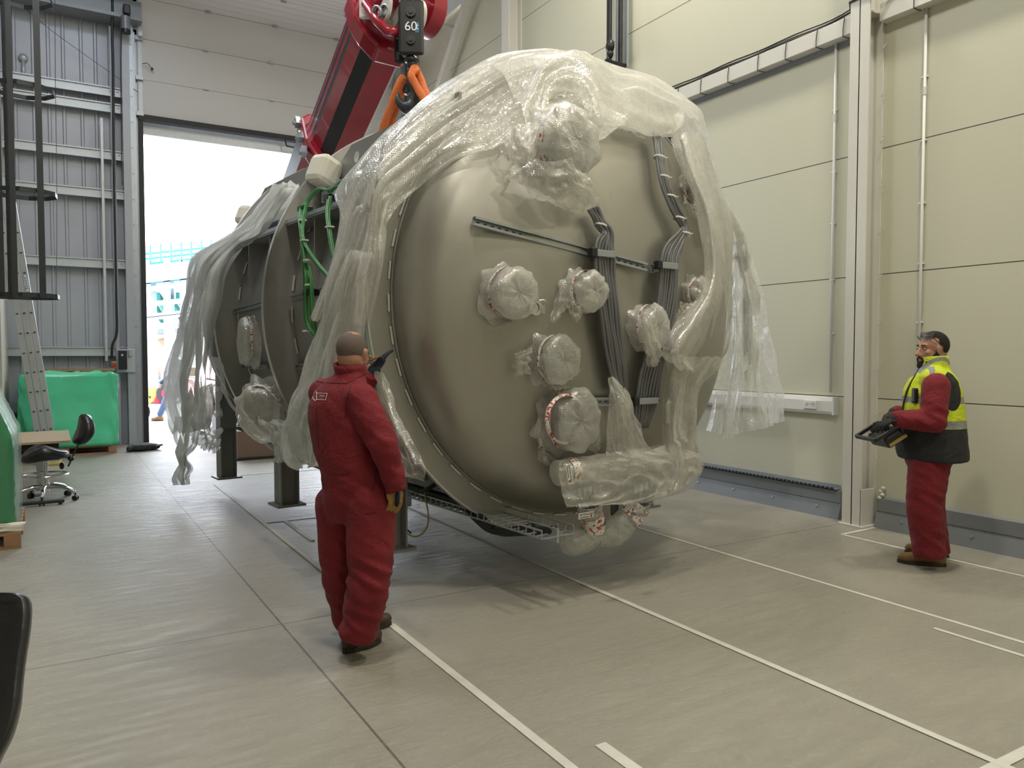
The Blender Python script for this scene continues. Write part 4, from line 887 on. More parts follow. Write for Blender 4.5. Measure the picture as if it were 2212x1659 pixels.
wport(0, 0, .20, .24, .20, 'fat knotted film bundle hanging below the middle flange', [[[(550, 900, -1.75), (575, 915, -1.8), (600, 905, -1.75)], [(575, 925, -1.75), (600, 930, -1.8), (625, 920, -1.75)], [(588, 965, -1.75), (602, 965, -1.8), (618, 960, -1.75)], [(590, 998, -1.75), (602, 1000, -1.8), (612, 998, -1.75)]]], 12, m='bubble', on=pb, crinkle=.25)
pb = t_x(470, 865, -1.35)
wport(0, 0, .16, .16, .16, 'taped film bundle by the top of the far leg', (), 13, on=pb, crinkle=.3)

# ================================================================== CRANE
def bt(px, py, s_): return tw(t_y(px, py, s_))
c_hook = tw((-.02, 2.5, 0)); HKX, HKY = c_hook.x, c_hook.y
# boom axis in the vertical plane over the vessel
def axp(s, z): return tw((-.02, s, z))
P_top = axp(2.9, 5.12); 
P_top = at(832, 40, 8.05); P_low = at(718, 315, 9.7)
bd_ = (P_low-P_top).normalized(); P_head = P_top-bd_*.15; far = P_low+bd_*6.2
bs = V((TU.x, TU.y, 0)); bu = bd_.cross(bs).normalized(); 
if bu.z < 0: bu = -bu
tb = thing('crane_boom', 'red and dark grey telescopic crane boom coming in through the door', 'crane boom', V((far.x, far.y, 0)))
def section(w, h, cut=.35, rb=.4):      # rounded belly polygon, returns (offset, material) loops
    pts = [(-w, h*.55), (-w, -h*.15), (-w*.8, -h*.6), (-w*.45, -h), (w*.45, -h), (w*.8, -h*.6), (w, -h*.15), (w, h*.55), (w*.7, h*.75), (-w*.7, h*.75)]; return pts
def boom_part(a, b_, w, h, name, mats, order):
    mb = MB(); pts = section(w, h); R = []
    for p in (a, b_): R.append([p+bs*x+bu*y for x, y in pts])
    n = len(pts)
    for k in range(n): 
        i, j = k, (k+1) % n; mb.add([R[0][i], R[0][j], R[1][j], R[1][i]], [(0, 1, 2, 3)], order[k])
    mb.add(R[0], [tuple(range(n))], 0); mb.add(R[1], [tuple(range(n))], 0)
    return mb.build(name, mats, tb, fix=True)
BM = ['red_paint', 'boom_dark', 'boom_grey']
boom_part(P_top, P_low, .30, .36, 'boom_section', BM, [1, 0, 1, 0, 2, 2, 0, 1, 1, 0])
# extra painted stripes along the left face
mb = MB()
for y0, y1, mi in ((.02, .07, 0), (.13, .17, 0)): mb.add([P_top+bs*(-.302)+bu*y0, P_low+bs*(-.302)+bu*y0, P_low+bs*(-.302)+bu*y1, P_top+bs*(-.302)+bu*y1], [(0, 1, 2, 3)], mi)
mb.build('paint_stripe', 'red_paint', tb, fix=False)
boom_part(P_low, far, .36, .42, 'boom_section', BM, [1, 0, 1, 1, 1, 1, 1, 1, 1, 1])
def collar_(p, L_, w, h, name='collar'):
    mb = MB(); a, b_ = p-bd_*L_/2, p+bd_*L_/2; o1 = section(w+.07, h+.07); i1 = section(w, h)
    for pts, e in ((o1, 0),):
        R = [[q+bs*x+bu*y for x, y in pts] for q in (a, b_)]; mb.rings(R, True, True)
    return mb.build(name, 'red_paint', tb, bevel=.03)
collar_(P_low, .26, .33, .39); collar_(P_top+bd_*.12, .22, .29, .35)
mb = MB()
for sx_ in (-1, 1):
    for k in range(3): q = P_low+bs*sx_*.42+bu*(.25-.22*k); MB().cyl(q, q+bs*sx_*.05, .03, 10).box(q-bd_*.03, (.06, .10, .10), (bs, bd_, bu)).build('wear_pad_bolt', 'galv', tb)
# boom head with sheaves and a big round drum
H0 = P_top-bd_*.30
mb = MB(); mb.tube([P_top+bd_*.05, P_top-bd_*.2, P_top-bd_*.55], [.33, .30, .24], 20); mb.build('boom_head', 'red_paint', tb, smooth=True, angle=35)
mb = MB()
for k, sx_ in enumerate((-.20, -.07, .06, .19)):
    q = H0-bu*.22+bs*sx_; mb.cyl(q, q+bs*.035, .17, 28)
mb.build('sheave', 'dirty_white', tb, smooth=True, angle=35)
for px, py, w, h in ((808, 18, .30, .22), (832, 50, .16, .10)):
    q = at(px, py, 7.75); mb = MB().box(q, (w, .04, h), (RT, FW, UP)); mb.build('head_plate', 'dirty_white', tb, bevel=.02)
for px, py in ((812, 25), (829, 22)):
    q = at(px, py, 7.55); MB().lathe([(.045, 0), (.06, 0), (.06, .04), (.045, .04)], q, (.8, .3, .2), 20, 0, True).build('shackle', 'galv', tb, smooth=True)
mb = MB(); q = at(912, 22, 8.0); dd = V((1, .2, -.1)).normalized(); mb.cyl(q-dd*.02, q+dd*.14, .25, 36); mb.cyl(q-dd*.3, q+dd*.05, .17, 30); mb.cyl(q+dd*.14, q+dd*.16, .20, 36)
for k in range(6): a = k*pi/3; mb.box(q+dd*.16+V((0, cos(a)*.13, sin(a)*.13)), (.03, .04, .04))
mb.build('rope_drum', 'red_paint', tb, smooth=True, angle=30)
q = at(845, 70, 7.7); mb = MB(); mb.tube([at(790, 8, 7.7), at(815, 45, 7.6), at(835, 66, 7.55), at(866, 70, 7.6)], .05, 12); mb.build('head_guard', 'red_paint', tb, smooth=True)
# crane base outside, mostly hidden
bb_ = V((far.x, far.y, 0)); mb = MB(); mb.bb(bb_+V((-.6, -.6, .5)), bb_+V((1.3, 3.5, 1.1))); mb.bb(bb_+V((-.5, -.3, 1.1)), bb_+V((.7, 1.6, 2.6))); mb.build('crane_base', 'red_paint', tb, bevel=.05)
for dx in (-.55, .95):
    for dy in (0, 2.6): MB().cyl(bb_+V((dx, dy, .5)), bb_+V((dx+.3, dy, .5)), .5, 28).build('wheel', 'dark_rubber', tb, smooth=True, angle=30)
# hook block
hb = at(882, 62, 7.72); ht = thing('hook_block', 'black crane hook block marked 60t hanging above the vessel', 'hook block', at(882, 120, 7.72))
bx, by, bz_ = V((cos(.5), -sin(.5), 0)), V((sin(.5), cos(.5), 0)), V((0, 0, 1))
def plate(c, w, h, d, name, m, bev=.03): return MB().box(c, (w, d, h), (bx, by, bz_)).build(name, m, ht, bevel=bev)
pc = at(888, 60, 7.55)
plate(pc, .25, .53, .05, 'side_plate', 'black', .04); plate(pc+by*.18-bx*.06, .25, .56, .05, 'side_plate', 'black', .04)
plate(pc+by*.09-bx*.03, .14, .5, .12, 'rope_guard', 'boom_dark', .02)
MB().cyl(pc+by*.02, pc+by*.16, .11, 30).build('sheave', 'boom_dark', ht, smooth=True, angle=40)
for dz, r in ((.14, .05), (-.13, .042)):
    q = MB().cyl(pc-by*.026+bz_*dz, pc-by*.045+bz_*dz, r, 24); q.cyl(pc-by*.045+bz_*dz, pc-by*.055+bz_*dz, r*.45, 8); q.build('pin_cap', 'boom_dark', ht, smooth=True, angle=40)
def text(s_, c, X1, Y1, size, m, parent, ext=.0015, nm='lettering'):
    cu = D.curves.new(nm, 'FONT'); cu.body = s_; cu.size = size; cu.extrude = ext; cu.align_x = 'CENTER'; cu.align_y = 'CENTER'
    o = D.objects.new('t', cu); COL.objects.link(o); dg = bpy.context.evaluated_depsgraph_get(); dg.update(); me = D.meshes.new_from_object(o.evaluated_get(dg))
    Z1 = X1.cross(Y1); mb = MB(); mb.v = [V(c)+X1*v.co.x+Y1*v.co.y+Z1*v.co.z for v in me.vertices]; mb.f = [tuple(p.vertices) for p in me.polygons]; mb.m = [0]*len(mb.f)
    D.objects.remove(o); D.meshes.remove(me); return mb.build(nm, m, parent, fix=False)
MB().box(pc-by*.028+bx*.060-bz_*.008, (.036, .003, .10), (bx, by, bz_)).build('number_patch', 'blue_print', ht)
text('60', pc-by*.030-bx*.0, bx, bz_, .125, 'white_paint', ht); text('t', pc-by*.032+bx*.062, bx, bz_, .09, 'white_paint', ht)
mb = MB(); k0 = pc+by*.08-bz_*.25; mb.cyl(k0, k0-bz_*.14, .05, 16); mb.cyl(k0-bz_*.02, k0-bz_*.05, .075, 16)
hp = [k0-bz_*.12, k0-bz_*.22, k0-bz_*.34+bx*.04, k0-bz_*.46+bx*.02, k0-bz_*.50-bx*.06, k0-bz_*.44-bx*.13, k0-bz_*.36-bx*.14]
mb.tube(cr(hp, 20), [.055]*8+[.065]*6+[.05, .045, .04, .03, .022, .012], 14); mb.build('hook', 'boom_dark', ht, smooth=True)
q = MB(); q.prism([at(878, 165, 7.78), at(886, 172, 7.78), at(888, 196, 7.78), at(878, 202, 7.78), at(864, 196, 7.78), at(862, 186, 7.78)], FW*.08); q.build('hook_tip', 'boom_dark', ht, bevel=.012)
# hoist ropes
mb = MB()
for dx, dy in ((-.06, .05), (.02, .05), (-.06, .14), (.02, .14)): mb.cyl(pc+bx*dx+by*dy+bz_*.2, pc+bx*dx+by*dy+bz_*.9, .009, 8)
mb.build('hoist_rope', 'galv', ht)
def sling(nm, lb, pts_list, r=.038):
    t = thing(nm, lb, 'sling', pts_list[0][-1])
    for pts in pts_list:
        c = cr(pts, 24); mb = MB(); R = []
        for i, p in enumerate(c):
            tn = (c[min(i+1, 23)]-c[max(i-1, 0)]).normalized(); X1 = tn.cross(FW).normalized(); Y1 = tn.cross(X1)
            R.append([p+X1*cos(a)*r*(1+.06*sin(i*.9))+Y1*sin(a)*r*.55 for a in [2*pi*k/14 for k in range(14)]])
        mb.rings(R); mb.build('strand', 'orange', t, smooth=True)
    return t
hkp = at(872, 178, 7.72)
sling('round_sling', 'orange lifting sling leading down to the left from the hook', [[at(873, 165, 7.72), at(862, 180, 7.7), at(846, 225, 7.72), at(828, 275, 7.78), at(822, 292, 7.8)], [at(877, 172, 7.8), at(868, 195, 7.8), at(855, 235, 7.8), at(842, 270, 7.85), at(836, 288, 7.88)]])
sling('round_sling', 'orange lifting sling leading down to the right from the hook', [[at(897, 148, 7.55), at(888, 162, 7.5), at(897, 182, 7.5), at(912, 208, 7.48), at(925, 230, 7.45)], [at(897, 150, 7.65), at(906, 165, 7.6), at(915, 190, 7.55), at(926, 212, 7.5), at(936, 230, 7.48)]])
mb = MB(); mb.ell(at(896, 152, 7.58), (.055, .05, .055)); tag(mb.build('sling_knot', 'orange', smooth=True), 'orange knot of webbing on the hook, above the right sling', 'sling')

for x, y, yl, ro, sz in TAPES:
    c = tw(t_y(x, y, yl)); X1 = TU*cos(ro)+V((0, 0, 1))*sin(ro); Y1 = V((0, 0, 1))*cos(ro)-TU*sin(ro); w = 6.4*sz
    tg = tag(MB().box(c, (w*1.15, .002, sz*2.2), (X1, TA, Y1)).build('tape_label', 'white_plastic'), {1266: 'white printed label on the left taped sleeve, the lower of its two', 1262: 'small printed label on the left taped sleeve, the upper of its two', 1230: 'printed label standing on the left end of the horizontal wrapped roll', 1360: 'slanting printed label on the right taped sleeve'}[x], 'label')
    text('ANTON KLEIN', c-TA*.002+Y1*sz*.35, X1, Y1, sz, 'black', tg, .0003); MB().box(c-TA*.002-Y1*sz*.6-X1*w*.15, (w*.7, .001, sz*.22), (X1, TA, Y1)).build('small_print', 'black', tg); MB().box(c-TA*.002-Y1*sz*.5+X1*w*.40, (sz*.8, .001, sz*.8), (X1, TA, Y1)).build('red_mark', 'red_paint', tg)

# ================================================================== PEOPLE
def frame(az): return V((sin(az), cos(az), 0)), V((cos(az), -sin(az), 0))     # forward, right
def head_mesh(mb, c, F, Rr, U, g=1.0):
    def P(f, r, u): return c+F*f*g+Rr*r*g+U*u*g
    ax = (Rr, F, U)
    mb.ell(P(-.012, 0, .035), (.076*g, .094*g, .088*g), ax, 24, 16); mb.ell(P(.030, 0, -.035), (.062*g, .062*g, .085*g), ax, 24, 14)
    mb.ell(P(-.03, 0, -.02), (.068*g, .065*g, .07*g), ax, 20, 12); mb.ell(P(.07, 0, -.098), (.026*g, .022*g, .020*g), ax)
    mb.cone(P(.085, 0, .018), P(.112, 0, -.030), .010*g, .015*g); mb.ell(P(.100, .013, -.034), (.009*g, .011*g, .009*g), ax); mb.ell(P(.100, -.013, -.034), (.009*g, .011*g, .009*g), ax)
    mb.cone(P(.078, -.04, .032), P(.078, .04, .032), .012*g, .012*g); mb.ell(P(.087, 0, -.060), (.026*g, .012*g, .008*g), ax); mb.ell(P(.085, 0, -.074), (.023*g, .012*g, .009*g), ax)
    for s in (-1, 1):
        mb.ell(P(.060, s*.044, -.018), (.020*g, .020*g, .018*g), ax); mb.ell(P(.0, s*.080, -.002), (.009*g, .020*g, .033*g), ax); mb.ell(P(-.006, s*.086, .012), (.007*g, .017*g, .018*g), ax)
        mb.cone(P(-.01, s*.055, -.05), P(.055, s*.025, -.10), .02*g, .018*g)
def hand_mesh(mb, w, d, n, side, L=.19, curl=.5, thumb=.6, fat=1.0):
    """w wrist, d direction of the fingers, n palm normal (palm faces n), side = thumb direction"""
    d, n, side = V(d).normalized(), V(n).normalized(), V(side).normalized(); k = L/.19
    pc_ = w+d*.05*k; mb.ell(pc_, (.044*k*fat, .055*k, .019*k*fat), (side, d, n), 18, 12); mb.cone(w-d*.02, w+d*.03*k, .028*k, .026*k)
    for i, (o, l) in enumerate(((.030, .072), (.010, .080), (-.011, .074), (-.031, .058))):
        p = w+d*.088*k+side*o*k*fat; a = .12+curl*.5; seg = l*k/2.6; dd = d
        for j in range(3):
            ang = curl*(.55+.55*j)+.05*i; q = p+(d*cos(ang)+n*sin(ang))*seg*(1.1-.15*j); mb.cone(p, q, (.0105-.0012*j)*k*fat, (.0098-.0012*j)*k*fat, 10); p = q
    p = w+d*.03*k+side*.032*k; q = p+(d*.55+side*(.75-.3*thumb)+n*.45*thumb).normalized()*.038*k; mb.cone(p, q, .014*k, .0115*k, 10); r_ = q+(d*.8+side*.15*(1-thumb)+n*.4*thumb).normalized()*.032*k; mb.cone(q, r_, .0115*k, .0095*k, 10)
def ells(mb, secs, Rr, F, seg=28):   # stacked elliptical sections (centre, halfwidth, halfdepth)
    R = [[c+Rr*(a*cos(t))*(abs(cos(t))**-.0)+F*(b_*sin(t)) for t in [2*pi*k/seg for k in range(seg)]] for c, a, b_ in secs]; mb.rings(R, True, True)
def boot(t, ank, heel, toe, m, sole_m='sole', w=.048, name='boot', label=None):
    d = (toe-heel); d.z = 0; L_ = d.length; d.normalize(); s = V((d.y, -d.x, 0)); h0 = V((heel.x, heel.y, heel.z))
    mb = MB(); Z = V((0, 0, 1))
    mb.ell(h0+d*L_*.74+Z*.045, (w, L_*.27, .040), (s, d, Z), 20, 12); mb.ell(h0+d*L_*.45+Z*.06, (w*.86, L_*.32, .052), (s, d, Z), 20, 12); mb.ell(h0+d*L_*.17+Z*.055, (w*.82, L_*.18, .052), (s, d, Z), 20, 12)
    mb.ell(h0+d*L_*.86+Z*.048, (w*.85, L_*.14, .034), (s, d, Z), 20, 12); mb.cone(h0+d*L_*.22+Z*.06, h0+d*L_*.24+Z*.16, .050, .050)
    mb = remesh(mb, .0075, 4); bo = mb.build(name, m, t, smooth=True)
    o1 = []
    for k in range(28):
        a = 2*pi*k/28; f = cos(a); o1.append((f*L_*.51+L_*.5, sin(a)*w*(1.08-.12*(f < 0))*(.86+.14*abs(sin(a)))))
    q = MB(); q.rings([[h0+d*x+s*y+Z*z for x, y in o1] for z in (-.002, .012, .026)]); q.build('sole', sole_m, bo, smooth=False, bevel=.004)
    if label: bo['label'] = label
    return bo
def wr(p, n, amp=1.0, hot=()):        # cloth wrinkle displacement
    q = V((p.x*5, p.y*5, p.z*3.2)); d = .007*ridged(q)+.003*noise.noise(q*2.6)
    for c, r, k in hot:
        w = math.exp(-((p-c).length/r)**2); e_ = p-c; q2 = V((e_.x*7+e_.z*5, e_.y*7-e_.z*4, e_.z*11+e_.x*6)); d += w*k*(.011*ridged(q2)+.004*noise.noise(q2*2)-.003)
    return d*amp

# ---- worker in red coveralls, seen from behind
F, Rr = frame(R_(66)); U = V((0, 0, 1)); ZL = 4.20
A = dict(pel=at(768, 1065, 4.20), che=at(738, 905, 4.20), nk=at(757, 800, 4.20), hd=at(762, 768, 4.20),
         rh=at(800, 1085, 4.12), rk=at(803, 1235, 4.07), ra=at(772, 1372, 4.08), lh=at(735, 1090, 4.28), lk=at(738, 1230, 4.28), la=at(758, 1345, 4.32),
         rs=at(778, 862, 4.08), re=at(825, 950, 4.00), rw=at(851, 1040, 4.04), ls=at(700, 850, 4.32), le=at(755, 905, 4.62), lw=at(798, 815, 4.60))
base = on_z(785, 1390); P1 = thing('person', 'person in red coveralls seen from behind, reaching up to the vessel flange', 'person', base)
body = MB(); hF = V((F.x, F.y, -.10)).normalized(); 
hF = (hF*.9+Rr*-.25).normalized(); hR = hF.cross(U).normalized(); hU = hR.cross(hF)
head_mesh(body, A['hd']+hU*.005, hF, hR, hU, 1.02)
body.cone(A['nk']-U*.02, A['hd']-hU*.05-hF*.012, .066, .060); 
ells(body, [(A['pel']-U*.1, .10, .09), (A['pel'], .15, .11), (A['pel'].lerp(A['che'], .5), .14, .10), (A['che'], .17, .11), (A['che']+U*.14, .16, .09), (A['nk']-U*.02, .06, .055)], Rr, F)
for a, b_, ra, rb in (('rs', 're', .05, .042), ('re', 'rw', .042, .028), ('ls', 'le', .05, .042), ('le', 'lw', .042, .028), ('rh', 'rk', .08, .055), ('rk', 'ra', .055, .035), ('lh', 'lk', .08, .055), ('lk', 'la', .055, .035)): body.cone(A[a], A[b_], ra, rb)
body.cone(A['nk']-U*.06, A['rs'], .06, .05); body.cone(A['nk']-U*.06, A['ls'], .06, .05)
body.cone(A['rw'], A['rw']-U*.08, .028, .02); body.cone(A['lw'], A['lw']+U*.06, .028, .02); pass
remesh(body, .0075, 5).build('body', 'skin', P1, smooth=True)
# close cropped hair: shell over back and sides
hb_ = MB(); hc = A['hd']+hU*.005
def hair_shell(hc, F_, R_h, U_, g, cond, rad, off, nm, m, par):
    mb = MB(); N1, N2 = 56, 36; R = []; ok = {}
    for i in range(N2+1):
        t = pi*i/N2
        for k in range(N1):
            a = 2*pi*k/N1; d = V((sin(t)*cos(a), sin(t)*sin(a), cos(t)))   # right, fwd, up
            ok[i, k] = cond(d)
            R.append(hc+(R_h*d.x*rad[0]+F_*(d.y*rad[1]+off[0])+U_*(d.z*rad[2]+off[1]))*g)
    fs = [(i*N1+k, i*N1+(k+1) % N1, (i+1)*N1+(k+1) % N1, (i+1)*N1+k) for i in range(N2) for k in range(N1) if ok[i, k] and ok[i+1, k]]
    mb.add(R, fs); return mb.build(nm, m, par, smooth=True)
hair_shell(hc, hF, hR, hU, 1.02, lambda d: (d.y < .35+.1*d.z and d.z > -.82 and not (abs(d.x) > .55 and d.z < -.15 and d.y > -.2) and not (d.z > .80 and d.y > -.45)), (.0785, .0968, .0915), (-.012, .033), 'cropped_hair', 'stubble', P1)
# beard edge
# coveralls
cv = MB()
ells(cv, [(A['pel']-U*.14, .150, .135), (A['pel']-U*.04, .195, .165), (A['pel']+U*.10, .200, .165), (A['pel'].lerp(A['che'], .5)+U*.02, .208, .165), (A['che'], .205, .150), (A['che']+U*.08, .205, .14), (A['che']+U*.155, .155, .11), (A['nk']-U*.02, .082, .078), (A['nk']+U*.012, .076, .074)], Rr, F)
for a, b_, ra, rb in (('rs', 're', .088, .070), ('re', 'rw', .072, .052), ('ls', 'le', .085, .068), ('le', 'lw', .068, .050), ('rh', 'rk', .135, .112), ('lh', 'lk', .135, .105)): cv.cone(A[a], A[b_], ra, rb, 20)
for a, b_, ra, rb in (('rk', 'ra', .112, .092), ('lk', 'la', .105, .082)): cv.tube([A[a], A[a].lerp(A[b_], .5)+U*.0, A[b_]-U*.012], [ra, (ra+rb)*.51, rb], 24)
for s in ('rs', 'ls'): cv.cone(A['nk']-U*.085, A[s]-U*.005, .075, .082)
hot = [(A['re'], .12, 1.6), (A['rk']-U*.05, .22, 1.4), (A['lk']-U*.05, .2, 1.4), (A['ra']+U*.06, .15, 1.6), (A['pel']+U*.02, .25, .8), (A['rw']+U*.05, .09, 1.8), (A['rs']-U*.1, .14, .9), (A['la']+U*.05, .15, 1.4)]
cvo = remesh(cv, .011, 9, lambda p, n: wr(p, n, 1, hot)).build('coveralls', 'red_cloth', P1, smooth=True)
# open collar, cuffs, seams, pockets, badge
def ringband(c, axis, ra, rb, h, X1, nm, m, par, amp=.0, seg=36, slope=0):
    axis = V(axis).normalized(); X1 = (X1-axis*X1.dot(axis)).normalized(); Y1 = axis.cross(X1)
    rows = [[c+axis*(h*q+slope*cos(a))+X1*(ra*e*cos(a)*(1+amp*sin(5*a)))+Y1*(rb*e*sin(a)*(1+amp*cos(4*a))) for a in [2*pi*k/seg for k in range(seg)]] for q, e in ((0, 1.0), (.5, 1.02), (1, 1.06), (1.0, .99), (.5, .97), (0, .95))]
    return MB().rings(rows, True, False).build(nm, m, par, smooth=True)
ringband(A['nk']-U*.015, U+F*-.15, .085, .082, .055, Rr, 'collar', 'red_cloth', cvo, .03, slope=-.008)
ringband(A['rw']+(A['rw']-A['re']).normalized()*.0, (A['rw']-A['re']), .056, .056, .045, Rr, 'cuff', 'red_cloth', cvo, .06)
ringband(A['lw']-(A['lw']-A['le']).normalized()*.03, (A['lw']-A['le']), .054, .054, .045, Rr, 'cuff', 'red_cloth', cvo, .05)
from mathutils.bvhtree import BVHTree
def snap(obj, pix, off=.003):   # drop sight-line points onto a cloth surface
    mw = XF[obj.name]; bv = BVHTree.FromPolygons([mw@v.co for v in obj.data.vertices], [tuple(p.vertices) for p in obj.data.polygons]); out = []
    for x, y in pix:
        d = ray(x, y).normalized(); h = bv.ray_cast(EY, d); out.append((h[0]-d*off) if h[0] else None)
    return out
def seam(obj, pix, r=.0022, m='seam', nm='seam', n=24):
    q = []
    for i in range(len(pix)-1):
        for k in range(8): q.append((pix[i][0]+(pix[i+1][0]-pix[i][0])*k/8, pix[i][1]+(pix[i+1][1]-pix[i][1])*k/8))
    pts = [p for p in snap(obj, q+[pix[-1]], .001) if p]
    if len(pts) > 2: MB().tube(pts, r, 5).build(nm, m, obj)
seam(cvo, [(678, 822), (700, 827), (750, 828), (772, 816), (790, 808)]); seam(cvo, [(758, 830), (750, 860), (745, 905)], .0025); seam(cvo, [(716, 1021), (738, 1024), (757, 1021)], .003); seam(cvo, [(806, 1010), (810, 1035), (806, 1062)], .003); seam(cvo, [(790, 1110), (812, 1106)], .002)
seam(cvo, [(683, 880), (690, 1000), (700, 1060)], .0012)
bq = snap(cvo, [(684, 849), (707, 850), (703, 864), (684, 863)], .004)
if all(bq):
    bo = MB().add(bq, [(0, 1, 2, 3)]).build('back_badge', mat('badge_ground', (.03, .008, .01), .6), cvo, fix=False)
    e = cr(bq+[bq[0]], 5); MB().tube([p-FW*.002 for p in (bq+[bq[0]])], .0016, 5).build('badge_border', 'white_paint', bo)
    bp_ = snap(cvo, [(684, 849), (682, 845), (679, 848), (676, 859), (676, 862), (679, 863), (680, 866), (684, 863)], .006)
    if all(bp_): MB().tube(bp_, .0016, 5).build('badge_border', 'white_paint', bo)
    X1 = (bq[1]-bq[0]).normalized(); Y1 = (bq[0]-bq[3]); Y1 = (Y1-X1*Y1.dot(X1)).normalized(); cc = sum(bq, V((0, 0, 0)))/4-FW*.005
    text('STEEL PROJECTS', cc+Y1*.004+X1*.004, X1, Y1, .0075, 'white_paint', bo, .0002); MB().bar(cc-Y1*.008+X1*.0, cc-Y1*.008+X1*.022, .002, .001).build('badge_line', 'white_paint', bo)
# gloves
g = MB(); hand_mesh(g, A['rw']-U*.02, V((0, 0, -1))+F*.12, -Rr*.5-F*.2, F, .20, .55, .5, 1.2); remesh(g, .0042, 3).build('glove', 'glove_tan', P1, smooth=True)['label'] = 'tan glove hanging down'
g = MB(); g.ell(A['rw']-U*.08+Rr*.018, (.012, .035, .055)); g.build('glove_back', 'glove_navy', P1, smooth=True)
lw = A['lw']; g = MB(); hand_mesh(g, lw+U*.0, at(815, 782, 4.6)-lw, F, RT*.8+UP*.5, .195, .55, .2, 1.3); g.cone(lw-U*.02, lw+(at(808, 800, 4.6)-lw), .045, .04); g.cone(at(810, 790, 4.58), at(823, 773, 4.56), .016, .013)
remesh(g, .0042, 3).build('glove', 'glove_navy', P1, smooth=True)['label'] = 'navy glove pressed on the flange'
g = MB(); g.cone(at(800, 778, 4.56), at(818, 771, 4.55), .008, .006); g.ell(at(799, 771, 4.56), (.012, .01, .012)); g.build('glove_finger', 'glove_tan', P1, smooth=True)
boot(P1, A['ra'], on_z(741, 1412), on_z(822, 1384), 'boot_dark', w=.052); boot(P1, A['la'], on_z(736, 1372), on_z(845, 1350), 'boot_dark', w=.050)

# ---- worker with hi-vis bodywarmer and the remote control
az = YAW-pi/2-R_(4); F, Rr = frame(az); Rr_ = Rr     # Rr points away from us; left side towards us
Lf = -Rr; Z0 = 5.83
B = dict(pel=at(2008, 965, Z0), che=at(2014, 858, Z0), nk=at(2016, 792, Z0), hd=at(2014, 756, Z0),
         lh=at(2008, 985, Z0-.075), lk=at(1998, 1095, Z0-.09), la=at(2008, 1195, Z0-.06), rh=at(2010, 985, Z0+.10), rk=at(2008, 1095, Z0+.12), ra=at(2024, 1190, Z0+.14),
         ls=at(2022, 835, Z0-.19), le=at(2016, 908, Z0-.25), lw=at(1942, 905, Z0-.16), rs=at(2018, 835, Z0+.19), re=at(2002, 905, Z0+.25), rw=at(1938, 890, Z0+.08))
base = on_z(1992, 1222); P2 = thing('person', 'person in a yellow and black hi-vis bodywarmer standing by the column', 'person', base)
body = MB(); hF = (F+V((0, 0, -.02))).normalized(); hR = hF.cross(U).normalized(); hU = hR.cross(hF)
head_mesh(body, B['hd'], hF, hR, hU, 1.09); body.cone(B['nk']-U*.02, B['hd']-hU*.05-hF*.015, .066, .062)
ells(body, [(B['pel']-U*.1, .11, .10), (B['pel'], .16, .14), (B['pel'].lerp(B['che'], .5), .16, .15), (B['che'], .18, .14), (B['che']+U*.14, .17, .10), (B['nk']-U*.02, .06, .055)], Rr, F)
for a, b_, ra, rb in (('rs', 're', .05, .042), ('re', 'rw', .042, .028), ('ls', 'le', .05, .042), ('le', 'lw', .042, .028), ('rh', 'rk', .08, .055), ('rk', 'ra', .055, .035), ('lh', 'lk', .08, .055), ('lk', 'la', .055, .035)): body.cone(B[a], B[b_], ra, rb)
for a in ('ls', 'rs'): body.cone(B['nk']-U*.06, B[a], .06, .05)
remesh(body, .0075, 5).build('body', 'skin', P2, smooth=True)
hc = B['hd']
hair_shell(hc, hF, hR, hU, 1.09, lambda d: d.z > -.88 and (d.y < .16 and not (abs(d.x) > .50 and d.z < -.05 and d.y > -.20) or (d.z > .52 and d.y < .80)), (.084, .104, .098), (-.012, .034), 'short_hair', 'hair', P2)
# beard: shell round the jaw
mb = MB()
def Pp(f, r, u): return hc+(hF*f+hR*r+hU*u)*1.09
mb.ell(Pp(.072, 0, -.104), (.040, .038, .040), (hR, hF, hU)); mb.cone(Pp(.006, -.060, -.040), Pp(.055, -.038, -.085), .024, .030); mb.cone(Pp(.006, .060, -.040), Pp(.055, .038, -.085), .024, .030); mb.cone(Pp(.055, -.042, -.088), Pp(.08, 0, -.105), .024, .026); mb.cone(Pp(.055, .042, -.088), Pp(.08, 0, -.105), .024, .026)
mb.cone(Pp(.093, -.024, -.056), Pp(.100, 0, -.050), .006, .007); mb.cone(Pp(.093, .024, -.056), Pp(.100, 0, -.050), .006, .007); mb.cone(Pp(.090, -.028, -.058), Pp(.082, -.028, -.09), .007, .009); mb.cone(Pp(.090, .028, -.058), Pp(.082, .028, -.09), .007, .009); mb.cone(Pp(-.012, -.070, .02), Pp(.0, -.067, -.04), .009, .012); mb.cone(Pp(-.012, .070, .02), Pp(.0, .067, -.04), .009, .012)
remesh(mb, .005, 3).build('beard', 'hair', P2, smooth=True)
for s in (-1, 1):
    e = MB().ell(Pp(.078, s*.034, .010), (.010, .009, .006), (hR, hF, hU)).build('eye', 'eye', P2, smooth=True); MB().ell(Pp(.087, s*.034, .010), (.005, .004, .005), (hR, hF, hU)).build('iris', 'black', e, smooth=True)
    MB().cone(Pp(.089, s*.020, .034), Pp(.082, s*.050, .034), .005, .004).build('eyebrow', 'hair', P2, smooth=True)
